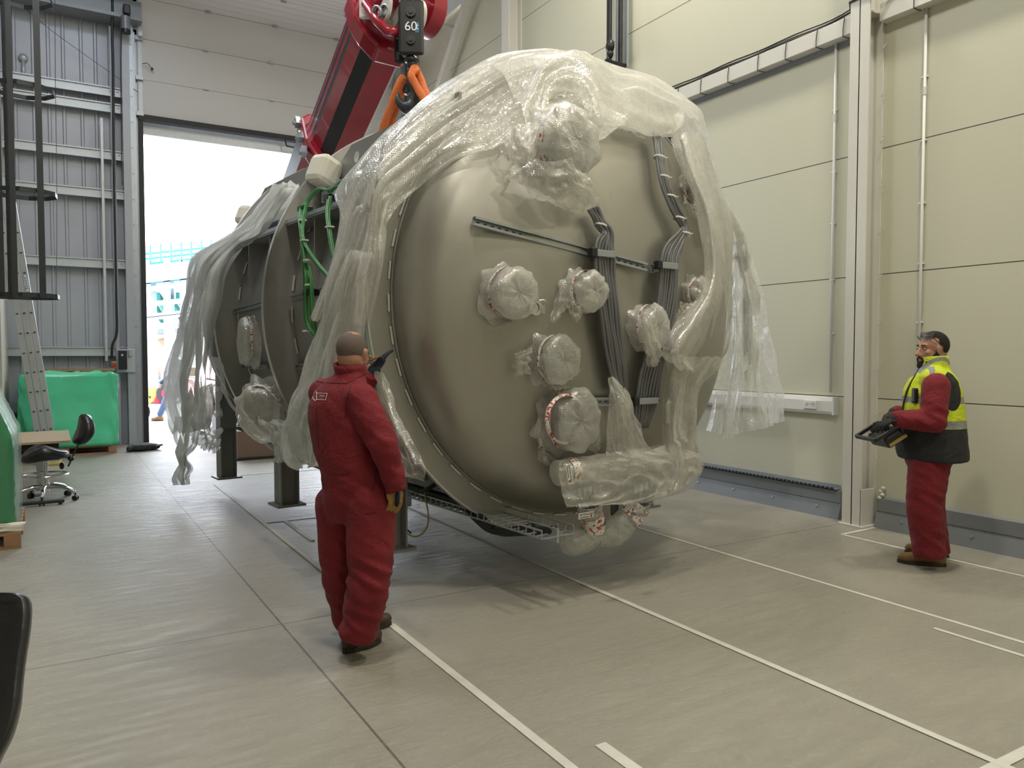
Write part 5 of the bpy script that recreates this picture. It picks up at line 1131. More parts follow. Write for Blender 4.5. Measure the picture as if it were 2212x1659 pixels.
# glasses pushed up on the head
gt = thing('safety_glasses', 'clear safety glasses pushed up on the dark haired head', 'glasses', Pp(.08, 0, .09))
for s in (-1, 1):
    MB().grid([[Pp(.082-.012*q*q*4, s*(.012+.05*q), .095+.010*w-.0*q) + hU*(.022*w)-hF*(.012*w) for q in (0, .25, .5, .75, 1)] for w in (-.5, 0, .5, 1)]).build('lens', film('lens_tint', (.12, .13, .15), .65, bub=False, rough=.05), gt, smooth=True, fix=False)
    MB().tube([Pp(.070, s*.064, .10), Pp(.05, s*.083, .085), Pp(-.01, s*.090, .030), Pp(-.03, s*.088, .015)], .003, 6).build('temple_arm', 'black', gt, smooth=True)
cv = MB()
ells(cv, [(B['pel']-U*.16, .14, .14), (B['pel']-U*.04, .185, .185), (B['pel']+U*.10, .185, .20), (B['pel'].lerp(B['che'], .6), .19, .185), (B['che']+U*.08, .19, .15), (B['che']+U*.155, .15, .11), (B['nk'], .078, .075)], Rr, F)
for a, b_, ra, rb in (('rs', 're', .090, .075), ('re', 'rw', .075, .052), ('ls', 'le', .098, .085), ('le', 'lw', .085, .058), ('rh', 'rk', .125, .105), ('lh', 'lk', .138, .122)): cv.cone(B[a], B[b_], ra, rb, 20)
for a, b_, ra, rb in (('rk', 'ra', .105, .088), ('lk', 'la', .122, .105)): cv.tube([B[a], B[a].lerp(B[b_], .5), B[b_]-U*.018], [ra, (ra+rb)*.5, rb], 24)
for s in ('rs', 'ls'): cv.cone(B['nk']-U*.085, B[s]-U*.005, .075, .085)
hot = [(B['le'], .14, 1.5), (B['lk'], .3, 1.0), (B['la']+U*.06, .2, 1.2), (B['lw']+Rr*0, .12, 1.2), (B['pel']-U*.15, .2, .8)]
cv.v = [p for p in cv.v]
cvo2 = remesh(cv, .011, 8, lambda p, n: wr(p, n, 1, hot)).build('coveralls', 'red_cloth', P2, smooth=True)
# bodywarmer: torso shell, arms come out of the sides
vt = MB(); vb = at(2012, 985, Z0)
ells(vt, [(vb-F*.01-U*.02, .268, .225), (vb+U*.05, .262, .240), (vb+U*.2+F*.01, .235, .238), (vb+U*.36, .215, .215), (B['che']+U*.05, .215, .19), (B['che']+U*.13, .20, .155), (B['che']+U*.185, .15, .125), (B['nk']-U*.01, .104, .106), (B['nk']+U*.080, .096, .104)], Rr, F, 40)
for s_ in ('rs', 'ls'): vt.cone(B['nk']-U*.07, B['nk'].lerp(B[s_], .62)-U*.015, .085, .108, 20)
m = mat('hi_vis_bodywarmer', (.5, .62, .02), .7); nt = m.node_tree; vec, xyz = coords(nt); z = xyz[2]
zb = vb.z-base.z; fwdn = mnode(nt, 'ADD', mnode(nt, 'MULTIPLY', xyz[0], F.x), mnode(nt, 'MULTIPLY', xyz[1], F.y)); co = (B['che']-base).dot(F)
yel = (.56, .66, .02); gry = (.27, .27, .26); blk = (.012, .013, .016)
c = mixc(nt, band(nt, z, zb+.255, .028), yel, gry); c = mixc(nt, band(nt, z, zb+.43, .024), c, gry)
arc = mnode(nt, 'SQRT', mnode(nt, 'ADD', mnode(nt, 'POWER', mnode(nt, 'SUBTRACT', fwdn, co-.01), 2), mnode(nt, 'POWER', mnode(nt, 'MULTIPLY', mnode(nt, 'SUBTRACT', z, zb+.50), .62), 2)))
ab = mnode(nt, 'MULTIPLY', band(nt, arc, .148, .010), mnode(nt, 'GREATER_THAN', z, zb+.45)); c = mixc(nt, ab, c, gry)
c = mixc(nt, mnode(nt, 'MULTIPLY', mnode(nt, 'LESS_THAN', arc, .088), mnode(nt, 'GREATER_THAN', z, zb+.31)), c, blk)
c = mixc(nt, mnode(nt, 'LESS_THAN', z, zb+.225), c, blk); nt.links.new(c, nt.nodes['Principled BSDF'].inputs['Base Color'])
bp = nt.nodes.new('ShaderNodeBump'); bp.inputs['Strength'].default_value = .5; bp.inputs['Distance'].default_value = .03; nt.links.new(noise_n(nt, vec, 11, 4, .6, .8), bp.inputs['Height']); nt.links.new(bp.outputs[0], nt.nodes['Principled BSDF'].inputs['Normal'])
vm = remesh(vt, .010, 4, lambda p, n: .004*ridged(V((p.x*7, p.y*7, p.z*7)))+.003*noise.noise(V((p.x*15, p.y*15, p.z*15))))
vest = vm.build('bodywarmer', m, P2, smooth=True)
q = MB(); q.tube([p for p in cr([B['nk']+F*.105-U*.01, B['che']+F*.20+U*.05, B['che']+F*.238-U*.12, vb+F*.245+U*.22, vb+F*.225+U*.02], 20)], .008, 6); q.build('front_zip', 'black', vest)
q = MB(); q.box(B['che']+F*.20-Rr*.10+U*.02, (.05, .03, .11), (Rr, F, U)); q.build('radio_pouch', 'black', vest, bevel=.01)
boot(P2, B['la'], on_z(2044, 1224), on_z(1938, 1214), 'boot', w=.054); boot(P2, B['ra'], on_z(2050, 1206), on_z(1954, 1194), 'boot', w=.052)
for w_, s_ in ((B['lw'], -1), (B['rw'], 1)):
    g = MB(); g.cone(w_-F*.05, w_+F*.03, .044, .036); hand_mesh(g, w_+F*.01, F*1+U*-.35+Rr*(-s_*.25), -U*.8+Rr*(-s_*.4), -Rr*s_+F*.3, .20, .75, .6, 1.2); gl_ = remesh(g, .0045, 3).build('glove', 'black_cloth', P2, smooth=True)
# remote control box
rc = at(1912, 935, Z0-.04); RX, RY, RZ = Rr, F, U; tilt = Matrix.Rotation(.55, 3, Rr); RY = (tilt@F).normalized(); 
if RY.z > 0: RY = (Matrix.Rotation(-.55, 3, Rr)@F).normalized()
RZ = RX.cross(RY).normalized()
if RZ.z < 0: RZ = -RZ
rt_ = thing('remote_control', 'black crane remote control box held at the waist by the hi-vis worker', 'remote control', rc-U*.1)
MB().box(rc-RZ*.03, (.26, .17, .10), (RX, RY, RZ)).build('housing', 'black', rt_, bevel=.025)
MB().box(rc-RZ*.05-RX*.131, (.004, .15, .025), (RX, RY, RZ)).build('label_strip', mat('brass_yellow', (.35, .25, .06), .5), rt_)
q = MB()
for a, b_ in (((-.14, -.06), (-.14, .15)), ((-.14, .15), (.14, .15)), ((.14, .15), (.14, -.06))): q.bar(rc+RX*a[0]+RY*a[1]+RZ*.045, rc+RX*b_[0]+RY*b_[1]+RZ*.045, .022, .03, tuple(RZ))
for a in (-.14, .14): q.bar(rc+RX*a-RY*.06+RZ*.04, rc+RX*a-RY*.06-RZ*.02, .02, .02)
q.build('guard_rail', 'black', rt_, bevel=.006)
for k in range(4): MB().cone(rc+RX*(-.08+.053*k)+RZ*.02, rc+RX*(-.08+.053*k)+RZ*.075, .008, .011).build('joystick', 'black', rt_, smooth=True)

# ================================================================== LEFT SIDE THINGS
# ladder cage hanging by the partition
CG = at(58, 640, 9.6); cx, cy = CG.x, CG.y; zc = CG.z
t = thing('ladder_cage', 'black steel safety cage of a fixed ladder hanging at top left', 'ladder cage', (cx, cy, zc))
def hoop(z, r=.36):
    mb = MB(); n = 10; P = [V((cx+r*cos(a), cy+r*.9*sin(a), z)) for a in [2*pi*k/n+.2 for k in range(n)]]
    for k in range(n): mb.bar(P[k], P[(k+1) % n], .008, .055)
    return mb.build('hoop', 'black_steel', t)
for py in (640, 420, 200, 4): hoop(at(58, py, 9.6).z)
for px, dz in ((25, .15), (93, -.2)):
    q = at(px, 640, 9.6+dz); MB().bb((q.x-.035, q.y-.005, zc-.03), (q.x+.035, q.y+.005, 8.8)).build('upright_bar', 'black_steel', t)
for a in (2.4, 4.4): MB().bb((cx+.36*cos(a)-.03, cy+.32*sin(a)-.005, zc-.03), (cx+.36*cos(a)+.03, cy+.32*sin(a)+.005, 8.8)).build('upright_bar', 'black_steel', t)
MB().bb((-.76, cy-.03, 4.1), (cx-.3, cy+.03, 4.16)).build('wall_bracket', 'black_steel', t)
# leaning aluminium ladder (three nested sections, seen edge on)
t = thing('extension_ladder', 'aluminium extension ladder leaning up against the white partition wall', 'ladder', on_z(108, 1008))
lb0, lt0 = on_z(108, 1005), at(2, 380, 10.6); la = (lt0-lb0).normalized(); ly = V((0, 1, 0)); lx = la.cross(ly).normalized()
for s in range(3):
    off = lx*(.085*(s-1)); st = MB()
    o0 = lb0+off; o1 = lt0+off
    for yy in (0, .42): MB().bar(o0+ly*yy, o1+ly*yy, .075, .028, (0, 1, 0)).build('stile', 'alu', t, bevel=.004)
    n = 15
    for k in range(n):
        p = o0+la*(.25+.28*k); rg = MB().cyl(p-ly*.02, p+ly*.44, .016, 10).build('rung', 'galv', t); p -= ly*.017
        MB().prism([p+lx*(.018*cos(a)-.0)+la*(.016*sin(a)) for a in [pi+pi*j/8 for j in range(9)]], -ly*.006).build('rung_end', 'dark_rubber', rg)
    MB().box(o1+la*.02, (.08, .05, .05), (lx, ly, la)).build('end_cap', mat('yellow_plastic', (.55, .42, .08), .5) if s == 0 else 'galv', t)
MB().box(lb0-la*.0+V((0, .2, .02)), (.30, .55, .04)).build('foot_bar', mat('yellow_foot', (.45, .36, .08), .6), t, bevel=.01)
q = lb0+la*2.62-ly*.017-lx*.085; ml = MB().prism([q+lx*(.030*cos(a))+la*(.13*sin(a)) for a in [2*pi*j/24 for j in range(24)]], -ly*.003).build('maker_label', 'blue_print', t)
MB().prism([q-ly*.003+lx*(.026*cos(a))+la*(.122*sin(a)) for a in [2*pi*j/24 for j in range(24)]], -ly*.001).build('label_face', 'white_paint', ml)
text('WERNER', q-ly*.0055, -la, lx, .045, 'black', ml, .0005)
# far pallet with green wrapped load
def pallet(t, x0, x1, y0, y1, par=None):
    for k in range(7): y = y0+(y1-y0)*(k+.0)/7; MB().bb((x0, y, .115), (x1, y+(y1-y0)/7*.8, .137)).build('deck_board', 'wood', t)
    for k in range(3):
        yb = (y0, (y0+y1)/2-.05, y1-.1)[k]
        MB().bb((x0, yb, 0), (x1, yb+.1, .022)).build('runner', 'wood', t)
        for j in range(3): xb = (x0, (x0+x1)/2-.06, x1-.12)[j]; MB().bb((xb, yb, .022), (xb+.12, yb+.1, .115)).build('block', 'wood', t, bevel=.004)
t = thing('pallet', 'long wooden pallet under the big green wrapped crate by the door', 'pallet', (.2, 14.5, 0)); pallet(t, -.56, .90, 13.98, 15.0)
mb = MB(); x0, x1, y0, y1, z1 = -.38, .92, 13.95, 15.0, 1.30; R = []; n = 60
per = []
for k in range(n): per.append(((x0+x1)/2, (y0+y1)/2, 2*pi*k/n))
for i in range(30):
    f = i/29; z = .14+(z1-.14)*min(f*1.25, 1); sc = 1 if f < .8 else 1-(f-.8)/.2
    row = []
    for k in range(n):
        a = 2*pi*k/n; c_, s_ = cos(a), sin(a); e = .12; sx_ = math.copysign(abs(c_)**e, c_); sy_ = math.copysign(abs(s_)**e, s_)
        sl = -.10*(1-f)*(1 if c_ < 0 else 0)
        w = 1+.09*(ridged(V((a*1.6+z*1.5, z*1.7, 2)))-.5)+.02*noise.noise(V((a*6, z*5, 1)))
        row.append(V(((x0+x1)/2+(x1-x0)/2*sx_*w*sc+sl, (y0+y1)/2+(y1-y0)/2*sy_*w*sc, z+(.07*noise.noise(V((sx_*sc*4, sy_*sc*3, 5)))+.02*noise.noise(V((sx_*sc*11, sy_*sc*8, 2))) if f > .72 else 0))))
    R.append(row)
mb.rings(R, True, True); tag(mb.build('wrapped_crate', 'green_wrap', smooth=True, fix=True), 'big crate wrapped in green plastic film by the open door', 'crate')
tag(MB().bb((-.2, 14.85, 1.32), (.95, 15.05, 1.36)).build('wooden_board', 'wood'), 'wooden board lying behind the top of the green crate', 'board')
# near left pallet with green wrapped load
t = thing('pallet', 'wooden pallet under the wrapped green load at the left edge', 'pallet', (-.9, 8.1, 0)); pallet(t, -1.45, -.24, 7.55, 8.8)
mb = MB(); R = []; x0, x1, y0, y1 = -1.4, -.27, 7.6, 8.7; zt = on_y(15, 838, 7.7).z
for i in range(34):
    f = i/33; z = .15+(zt-.15)*min(f*1.15, 1); sc = 1 if f < .86 else 1-(f-.86)/.14*.98; ch_ = max(0, (z-zt+.42)/.42)*.17
    row = []
    for k in range(64):
        a = 2*pi*k/64; c_, s_ = cos(a), sin(a); e = .14; sx_ = math.copysign(abs(c_)**e, c_); sy_ = math.copysign(abs(s_)**e, s_)
        w = 1+.014*noise.noise(V((a*6, z*14, 1)))+.006*sin(z*90+a*2); row.append(V(((x0+x1)/2+((x1-x0)/2-ch_)*sx_*w*sc, (y0+y1)/2+(y1-y0)/2*sy_*w*sc, z)))
    R.append(row)
mb.rings(R, True, True); wl = tag(mb.build('wrapped_load', 'green_dark', smooth=True), 'dark green load bound in clear stretch film at the left edge', 'wrapped load')
q = MB(); q.v = [V(((p.x-(-.835))*1.035-.835, (p.y-8.15)*1.03+8.15, p.z*1.01+.004)) for p in mb.v]; q.f = mb.f[:-2]; q.m = mb.m[:-2]
tag(q.build('stretch_film', 'clear_film', smooth=True), 'clear stretch film around the dark green load', 'stretch film')
tag(MB().grid(sheet([[V((-1.3, 7.56, .15)), V((-.6, 7.55, .16)), V((-.22, 7.55, .15))], [V((-1.3, 7.54, .20)), V((-.6, 7.50, .22)), V((-.2, 7.6, .22))]], 8, 20, .015, 3, 2)).build('film_edge', 'white_foam', smooth=True, solid=.004), 'curled pale packing edge between the left load and its pallet', 'packing')
# desk
dz = .62; fr = on_z(153, 951, dz); bk = on_z(149, 929, dz); t = thing('desk', 'small oak topped desk behind the drafting chair', 'desk', (fr.x-.4, fr.y, 0))
MB().bb((-.58, fr.y, dz-.028), (fr.x, bk.y, dz)).build('desk_top', 'oak', t, bevel=.003)
MB().bb((-.5, fr.y+.05, dz-.11), (fr.x-.12, fr.y+.1, dz-.03)).build('modesty_panel', 'black', t)
for x in (-.5, fr.x-.35): MB().bb((x, fr.y+.3, 0), (x+.07, fr.y+.38, dz-.03)).build('leg', 'galv_lt', t, bevel=.005)
for x in (-.53, fr.x-.38): MB().bb((x, fr.y+.02, 0), (x+.10, fr.y+.8, .03)).build('foot', 'galv_lt', t, bevel=.005)
# drafting chair
cb = on_z(100, 1082); t = thing('drafting_chair', 'black drafting chair with chrome foot ring and five legged base', 'chair', cb)
def cp(px, py, dz_=0): return at(px, py, 8.28+dz_)
base0 = V((cb.x, cb.y, 0))
MB().cyl(base0+V((0, 0, .10)), base0+V((0, 0, .20)), .035, 20).build('hub', 'chrome', t, smooth=True, angle=40)
MB().cyl(base0+V((0, 0, .15)), base0+V((0, 0, .50)), .024, 18).build('gas_column', 'chrome', t, smooth=True, angle=40)
for k in range(5):
    a = 2*pi*k/5+R_(-25); d = V((cos(a), sin(a), 0)); lg = MB().tube(cr([base0+V((0, 0, .155)), base0+d*.12+V((0, 0, .16)), base0+d*.24+V((0, 0, .13)), base0+d*.30+V((0, 0, .085))], 14), [.026]*6+[.022]*5+[.020]*3, 12).build('leg', 'chrome', t, smooth=True)
    q = MB(); s = V((-d.y, d.x, 0))
    for o_ in (-.018, .018): q.cyl(base0+d*.305+s*(o_-.008)+V((0, 0, .03)), base0+d*.305+s*(o_+.008)+V((0, 0, .03)), .029, 18)
    q.cyl(base0+d*.305+V((0, 0, .03)), base0+d*.305+V((0, 0, .085)), .009, 8); q.build('caster', 'black', lg, smooth=True, angle=40)
q = MB().lathe([(.215+.012*cos(a), .012*sin(a)) for a in [2*pi*k/10 for k in range(10)]], base0+V((0, 0, .29)), (0, 0, 1), 48, 0, True)
for k in range(3): a = 2*pi*k/3; q.cyl(base0+V((0, 0, .27)), base0+V((cos(a)*.21, sin(a)*.21, .29)), .008, 8)
q.cyl(base0+V((0, 0, .25)), base0+V((0, 0, .30)), .04, 18); q.build('foot_ring', 'chrome', t, smooth=True, angle=40)
st = MB(); sd = V((cos(R_(10)), sin(R_(10)), 0)); sl = V((-sd.y, sd.x, 0)); R = []
for j, (z, k) in enumerate(((.465, .80), (.475, .96), (.51, 1.05), (.55, 1.02), (.578, .90), (.585, .5))):
    R.append([base0+sd*(cos(a)*.225*k)+sl*(sin(a)*.22*k)+V((0, 0, z+(.030*math.cos(cos(a)*2.6+.6) if z > .5 else 0)-.035*max(0, -cos(a))**2)) for a in [2*pi*i/40 for i in range(40)]])
st.rings(R, True, True); st.build('seat', 'leather', t, smooth=True)
MB().bb(base0+V((-.08, -.06, .45)), base0+V((.14, .06, .487))).build('seat_mechanism', 'black', t, bevel=.01)
bp0 = base0+sd*.25+V((0, 0, .42)); bp1 = base0+sd*.35+V((0, 0, .66))
q = MB(); q.bar(base0+sd*.10+V((0, 0, .47)), bp0+V((0, 0, .04)), .04, .015); q.bar(bp0-V((0, 0, .06))-sd*.03, bp1, .035, .012, tuple(sd)); q.build('back_strut', 'black_steel', t)
q = MB(); q.ell(bp0+V((0, 0, .03)), (.035, .05, .035)); q.ell(bp0+V((-.09, 0, -.05)), (.025, .025, .04)); q.build('knob', 'black', t, smooth=True)
bk_ = MB(); R = []
tiltd = (sd*.28+V((0, 0, 1))).normalized(); bn = (sd-V((0, 0, .28))).normalized(); bc = base0+sd*.385+V((0, 0, .76))
for w_, k in ((-.062, .78), (-.048, .95), (0, 1.04), (.04, .98), (.060, .80)):
    R.append([bc+bn*(w_+.02*cos(2*a))+tiltd*(sin(a)*.175*k)*(1)+sl*(cos(a)*.19*k*(1-.15*sin(a))) for a in [2*pi*i/40 for i in range(40)]])
bk_.rings(R, True, True); bk_.build('backrest', 'leather', t, smooth=True)
q = base0+V((-.15, -.33, 0)); tag(MB().bb(q+V((-.25, 0, .02)), q+V((.32, .05, .055))).bb(q+V((.26, .01, 0)), q+V((.30, .04, .02))).bb(q+V((-.2, .01, 0)), q+V((-.16, .04, .02))).build('floor_bar', 'black_steel', bevel=.008), 'low dark floor bar in front of the drafting chair base', 'bar')
q = base0+V((-.55, .28, 0)); tag(MB().bb(q+V((-.1, 0, .06)), q+V((.45, .05, .10))).bb(q+V((.38, 0, 0)), q+V((.43, .05, .07))).bb(q+V((-.08, 0, 0)), q+V((-.03, .05, .07))).build('floor_bar', 'chrome', bevel=.008), 'bright floor bar behind the drafting chair base', 'bar')
# dark fabric on the floor
mc = on_z(308, 974); mb = MB(); mb.ell(mc+V((-.03, .06, .055)), (.20, .16, .055), None, 24, 12); mb.ell(mc+V((.0, .05, .085)), (.22, .15, .030), None, 24, 12); mb.ell(mc+V((.16, .10, .05)), (.13, .13, .045), None, 20, 10)
mb.cone(mc+V((-.20, -.05, .05)), mc+V((-.14, .20, .06)), .05, .045); mb.box(mc+V((.22, .02, .07)), (.18, .14, .012), (V((.98, 0, .18)), V((0, 1, 0)), V((-.18, 0, .98))))
mb = remesh(mb, .012, 3, lambda p, n: .010*ridged(V((p.x*7, p.y*5, p.z*9))))
for p in mb.v: p.z = max(p.z, .002)
tag(mb.build('folded_mat', 'mat_dark', smooth=True), 'folded dark grey mat lying on the floor near the door', 'mat')
# leather chair at the bottom left corner
t = thing('leather_chair', 'black leather chair back at the bottom left corner of the picture', 'chair', (-.5, 1.25, 0))
def lc(px, py, Z): return at(px, py, Z)
prof = [(-60, 1300), (-20, 1284), (20, 1280), (50, 1283), (66, 1296), (70, 1320), (66, 1370), (58, 1420), (52, 1470), (46, 1530), (30, 1590), (5, 1640), (-15, 1690), (-60, 1780)]
Zc = 1.30; mb = MB(); R = []
for j, (dz_, k) in enumerate(((-.05, .0), (-.045, .5), (-.02, .9), (.02, 1.0), (.05, .9), (.07, .5))):
    R.append([lc(x-(1-k)*22, y+(1-k)*(14 if i < 5 else 0), Zc+dz_*1.3+.0010*max(0, y-1300)*(-.4)) for i, (x, y) in enumerate(cr([V((a, b_, 0)) for a, b_ in prof], 50) and [(v.x, v.y) for v in cr([V((a, b_, 0)) for a, b_ in prof], 50)])]+[lc(-260, 1780, Zc+dz_), lc(-260, 1300, Zc+dz_)])
mb.rings(R, True, True); mb.build('backrest', 'leather', t, smooth=True)
pt = lc(-90, 1750, 1.3); MB().cyl(V((pt.x, pt.y, .08)), V((pt.x, pt.y, .48)), .03, 16).build('gas_column', 'chrome', t, smooth=True, angle=40)
MB().bb((pt.x-.25, pt.y-.25, .46), (pt.x+.2, pt.y+.2, .54)).build('seat', 'leather', t, bevel=.04)
for k in range(5): a = 2*pi*k/5+.4; MB().bar((pt.x, pt.y, .09), (pt.x+.28*cos(a), pt.y+.28*sin(a), .05), .04, .03).build('leg', 'chrome', t, bevel=.005)
# ---- on the end wall: controls, cables, motor
def wbox(px0, py0, px1, py1, y, d): 
    a, b_ = on_y(px0, py0, y), on_y(px1, py1, y); return (a.x, y-d, b_.z), (b_.x, y, a.z)
t = thing('control_panel', 'door control cabinet with black front beside the opening', 'control box', on_y(275, 800, 15.2))
a, b_ = wbox(253, 754, 292, 804, 15.2, .04); MB().bb(a, b_).build('back_plate', 'galv_lt', t, bevel=.004)
a, b_ = wbox(255, 757, 274, 798, 15.16, .10); MB().bb(a, b_).build('cabinet', 'black', t, bevel=.008)
c = on_y(264, 767, 15.05); MB().cyl(c, c+V((0, -.012, 0)), .02, 14).build('button', 'galv_lt', t)
c = on_y(281, 762, 15.14); MB().box(c, (.06, .06, .12)).build('isolator', 'galv', t, bevel=.006)
t = thing('emergency_stop', 'red mushroom stop button on a grey box under the cable', 'switch', on_y(246, 795, 15.2))
a, b_ = wbox(240, 780, 252, 796, 15.2, .06); MB().bb(a, b_).build('housing', mat('orange_yellow_box', (.42, .30, .22), .5), t, bevel=.008)
c = on_y(246, 788, 15.13); MB().cyl(c, c+V((0, -.04, 0)), .035, 18).build('button', mat('stop_red', (.5, .03, .02), .4), t, smooth=True, angle=40)
def wcable(pts, y, r, lb, m='black'):
    tag(MB().tube(cr([on_y(x, yy, y) for x, yy in pts], 50), r, 7).build('power_cable', m, smooth=True), lb, 'cable')
wcable([(240, -60), (243, 20), (242, 60), (244, 140), (245, 260), (247, 400), (250, 540), (252, 660), (252, 720), (243, 745), (241, 775)], 15.1, .022, 'black cable running down the grey cladding to the stop button')
wcable([(262, 70), (262, 90), (261, 150), (262, 250), (264, 400)], 15.12, .008, 'thin black cord hanging below the door motor')
wcable([(118, -40), (120, 200), (123, 430), (122, 640)], 13.2, .004, 'thin vertical wire left of the cladding cable')
wcable([(20, -10), (50, 15), (130, 80), (300, 200)], 15.29, .004, 'thin diagonal wire crossing the grey cladding')
t = thing('door_motor', 'black door motor mounted high beside the opening', 'motor', on_y(270, 60, 15.0))
a, b_ = wbox(264, 16, 280, 40, 15.1, .2); MB().bb(a, b_).build('gearbox', 'black', t, bevel=.02)
c = on_y(271, 36, 15.0); MB().cyl(c, c-V((0, 0, .22)), .075, 20).build('motor_body', 'boom_grey', t, smooth=True, angle=40); MB().cyl(c-V((0, 0, .22)), c-V((0, 0, .28)), .078, 20).build('motor_cap', 'black', t, smooth=True, angle=40)
tag(MB().bb(on_y(222, 255, 15.2), on_y(227, 780, 15.28)).build('conduit', 'galv_lt'), 'pale vertical conduit on the grey cladding left of the black cable', 'conduit')
c0, c1_ = on_y(50, 125, 15.46), on_y(53, 180, 15.46); q = MB().cyl(c0, (c0.x, c0.y, c1_.z), .03, 10); q.ell(c0, (.07, .05, .07)); tag(q.build('vent_pipe', 'galv_lt', smooth=True), 'short pale pipe with a round cap high on the grey cladding', 'pipe')
# box plinth behind the legs
t = thing('timber_skid', 'low brown timber skid behind the vessel legs', 'skid', (2.7, 12.3, 0)); MB().bb((2.40, 12.05, .03), (3.05, 12.6, .44)).build('side_board', 'board', t); MB().bb((3.10, 12.05, .03), (4.4, 12.6, .34)).build('side_board', 'board', t); MB().bb((2.36, 12.0, 0), (4.45, 12.65, .04)).build('runner', 'dark_rubber', t)

# ================================================================== OUTSIDE
struct(MB().bb((-40, 15.72, -.25), (60, 130, -.01)).build('ground', mat('pale_yard_concrete', (.60, .58, .54), .8, var=(.08, .8)), loc=(0, 15.72, -.01)))
# steel framed building under construction
YB = 38.0
def o_(px, py, y=YB): return on_y(px, py, y)
pale = mat('hazed_blue_steel', (.40, .46, .55), .5); pgreen = mat('green_netting', (.06, .30, .27), .8, var=(.4, 2)); pgrey = mat('grey_beam', (.22, .25, .29), .6); ptan = mat('stair_timber', (.34, .24, .15), .7)  # white outdoor haze is mixed into the pale steel colour
t = thing('steel_frame_building', 'pale steel frame of a building under construction outside the door', 'building', (o_(350, 850).x, YB, 0))
for px, w, dy in ((318, .28, 0), (333, .30, .5), (361, .28, 0), (380, .36, 2), (397, .3, 0), (430, .3, 0), (470, .3, 0), (330, .2, 9), (350, .2, 9), (352, .2, 6)):
    a = o_(px, 610); MB().bb((a.x-w/2, YB+dy, 0), (a.x+w/2, YB+dy+.3, a.z+(1.0 if dy < 3 else -.4))).build('column', pale, t)
for py, w in ((662, .22), (687, .16), (693, .16), (734, .16), (780, .16)):
    a, b_ = o_(280, py), o_(560, py-30); MB().bar((a.x, YB-.1, a.z), (b_.x, YB-.1, b_.z), .1, w).build('rail', pale, t)
a, b_ = o_(280, 632), o_(560, 590); MB().bar((a.x, YB-.2, a.z), (b_.x, YB-.2, b_.z), .12, .22).build('rail', pale, t)
a, b_ = o_(280, 598), o_(560, 566); MB().bar((a.x, YB-.4, a.z), (b_.x, YB-.4, b_.z), .3, .75).build('eaves_beam', pale, t)
for dz_ in (.5, .75, 1.0): MB().bar((a.x, YB-.3+dz_, a.z+dz_), (b_.x, YB-.3+dz_, b_.z+dz_), .06, .10).build('guard_rail', pgreen, t)
for k in range(14): q = V((a.x, YB, a.z)).lerp(V((b_.x, YB, b_.z)), k/13); MB().bb(q+V((-.04, 0, 0)), q+V((.04, .08, 1.3))).build('guard_post', pgreen, t)
MB().prism([o_(280, 612), o_(560, 580), o_(560, 584, YB+9), o_(280, 614, YB+9)], (0, 0, -.12)).build('roof_deck', pgreen, t)
for k in range(4): a, b_ = o_(318+22*k, 640, YB+1.5), o_(352+22*k, 690, YB+5); MB().bar(a, b_, .2, .4).build('rafter', pgreen, t)
MB().prism([o_(320, 712, YB+3), o_(440, 706, YB+3), o_(440, 722, YB+3), o_(320, 720, YB+3)], (0, 5, 0)).build('floor_beam', pgrey, t)
for k in range(2): a, b_ = o_(338+12*k, 728, YB+4), o_(385+12*k, 768, YB+4); MB().bar(a, b_, .9, .3).build('stair_flight', ptan, t)
MB().bb(o_(322, 818, YB+2), (o_(430, 818, YB+2).x, YB+3, .9)).build('site_platform', ptan, t)
MB().bb((o_(315, 830).x, YB+1.2, 0), (o_(440, 830).x, YB+1.3, .55)).build('base_screen', pgrey, t)
# temporary barrier
t = thing('site_barrier', 'light blue site barrier railing in front of the frame building', 'barrier', (o_(340, 830, 33).x, 33, 0))
for py in (780, 800, 822): a, b_ = o_(312, py, 33), o_(400, py, 33); MB().bar(a, b_, .05, .05).build('rail', pale, t)
for px in (322, 336, 350, 366, 384): a = o_(px, 780, 33); MB().bb((a.x-.04, 33, 0), (a.x+.04, 33.08, a.z)).build('post', pale, t)
# yellow machine with red wheel
yl = mat('machine_yellow', (.72, .50, .10), .4); dr_ = mat('hub_red', (.40, .02, .06), .4)
t = thing('dumper_truck', 'yellow site dumper with a red wheel hub outside the door', 'truck', (o_(345, 850, 27).x, 27, 0)); c = lambda px, py: on_y(px, py, 27)
a = c(316, 868); b_ = c(420, 835); MB().prism([c(314, 836), c(420, 836), c(420, 858), c(338, 862), c(326, 872), c(316, 868)], (0, 1.4, 0)).build('chassis', yl, t, bevel=.04)
MB().prism([c(330, 872), c(338, 850), c(352, 845), c(372, 846), c(380, 860), c(380, 868)], (0, -.10, 0)).build('mudguard', dr_, t, bevel=.02)
wc = c(350, 868); wc.z = .33; w_ = MB().cyl(wc+V((.15, -.25, 0)), wc+V((.15, .15, 0)), .33, 30).build('wheel', 'dark_rubber', t, smooth=True, angle=35); MB().cyl(wc+V((.15, -.27, 0)), wc+V((.15, -.24, 0)), .2, 24).build('hub', dr_, w_, smooth=True, angle=35)
wc2 = wc+V((2.4, 0, 0)); MB().cyl(wc2+V((0, -.25, 0)), wc2+V((0, .15, 0)), .33, 30).build('wheel', 'dark_rubber', t, smooth=True, angle=35)
MB().bb(on_y(323, 848, 26.97), on_y(328, 853, 27.1)).build('lamp', ptan, t)
MB().prism([c(320, 856), c(327, 856), c(324, 862)], (0, -.02, 0)).build('warning_mark', 'black', t)
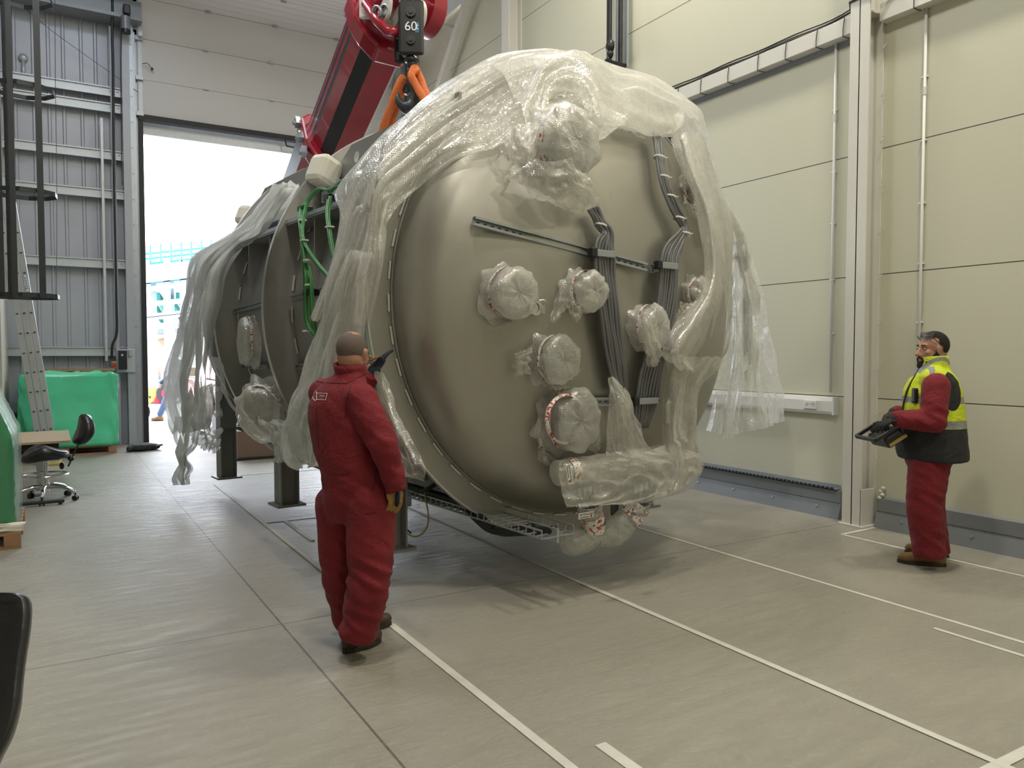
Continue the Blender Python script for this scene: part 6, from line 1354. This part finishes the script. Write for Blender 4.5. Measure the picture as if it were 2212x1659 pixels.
# white car nose
t = thing('white_car', 'white car partly visible low through the door opening', 'car', (on_y(318, 890, 19).x, 19, 0)); c = lambda px, py: on_y(px, py, 19)
wp = mat('white_car_paint', (.75, .78, .82), .25, coat=.6)
MB().prism([c(250, 872), c(312, 874), c(328, 880), (c(334, 886)), c(332, 893), c(326, 895), c(250, 895)], (0, 1.7, 0)).build('body', wp, t, bevel=.08)
MB().prism([c(262, 873), c(275, 855), c(300, 856), c(310, 874)], (0, 1.5, 0)).build('cabin', mat('car_glass', (.05, .07, .09), .1), t, bevel=.05)
for x in (255, 292): q = c(x, 892); q.z = .30; MB().cyl(q+V((0, -.02, 0)), q+V((0, .2, 0)), .30, 24).build('wheel', 'dark_rubber', t, smooth=True, angle=35)
MB().bb(c(322, 880)+V((0, -.02, 0)), c(330, 884)+V((0, .1, 0))).build('headlamp', 'clear_film', t)
# walker outside, mostly hidden by the film
F, Rr = frame(R_(-70)); ZW = 18.6; b0 = on_z(372, 908); t = thing('person', 'person in dark jacket, jeans and tan boots walking outside the door', 'person', b0)
px_ = lambda x, z, s=0: V((b0.x, b0.y, 0))-F*(x)+Rr*s+V((0, 0, z))
body = MB(); head_mesh(body, px_(.1, 1.64), F, Rr, U, 1.0); body.cone(px_(.12, 1.40), px_(.11, 1.58), .06, .058); ells(body, [(px_(.16, .85), .13, .1), (px_(.15, 1.1), .15, .11), (px_(.13, 1.35), .18, .11), (px_(.12, 1.46), .1, .08)], Rr, F)
for s, kx, fx in ((-.09, -.10, -.25), (.09, .22, .45)): body.cone(px_(.15, .9, s), px_(kx, .5, s), .08, .06); body.cone(px_(kx, .5, s), px_(fx, .1, s), .06, .04)
for s in (-1, 1): body.cone(px_(.13, 1.4, s*.18), px_(.15+.1*s, 1.1, s*.22), .05, .04); body.cone(px_(.15+.1*s, 1.1, s*.22), px_(.0+.2*s, .9, s*.2), .04, .03); body.ell(px_(-.02+.2*s, .84, s*.2), (.03, .04, .06))
remesh(body, .014, 4).build('body', 'skin', t, smooth=True)
jk = MB(); ells(jk, [(px_(.16, .80), .17, .14), (px_(.15, 1.1), .19, .15), (px_(.13, 1.35), .21, .14), (px_(.12, 1.46), .12, .1)], Rr, F)
for s in (-1, 1): jk.cone(px_(.13, 1.4, s*.18), px_(.15+.1*s, 1.1, s*.22), .075, .06); jk.cone(px_(.15+.1*s, 1.1, s*.22), px_(.02+.2*s, .92, s*.2), .06, .045)
remesh(jk, .016, 4, lambda p, n: wr(p, n)).build('jacket', 'navy', t, smooth=True)
jn = MB()
for s, kx, fx in ((-.09, -.10, -.25), (.09, .22, .45)): jn.cone(px_(.15, .9, s), px_(kx, .5, s), .11, .085); jn.cone(px_(kx, .5, s), px_(fx, .16, s), .085, .065)
remesh(jn, .016, 4, lambda p, n: wr(p, n)).build('trousers', 'jeans', t, smooth=True)
for fx, s in ((-.25, -.09), (.45, .09)): boot(t, None, px_(fx+.08, 0.0, s), px_(fx-.2, 0.0, s), 'boot')
hair_shell(px_(.1, 1.64), F, Rr, U, 1.0, lambda d: d.z > -.3 and (d.y < .1 or d.z > .5), (.084, .104, .098), (-.012, .034), 'hair', 'hair', t)
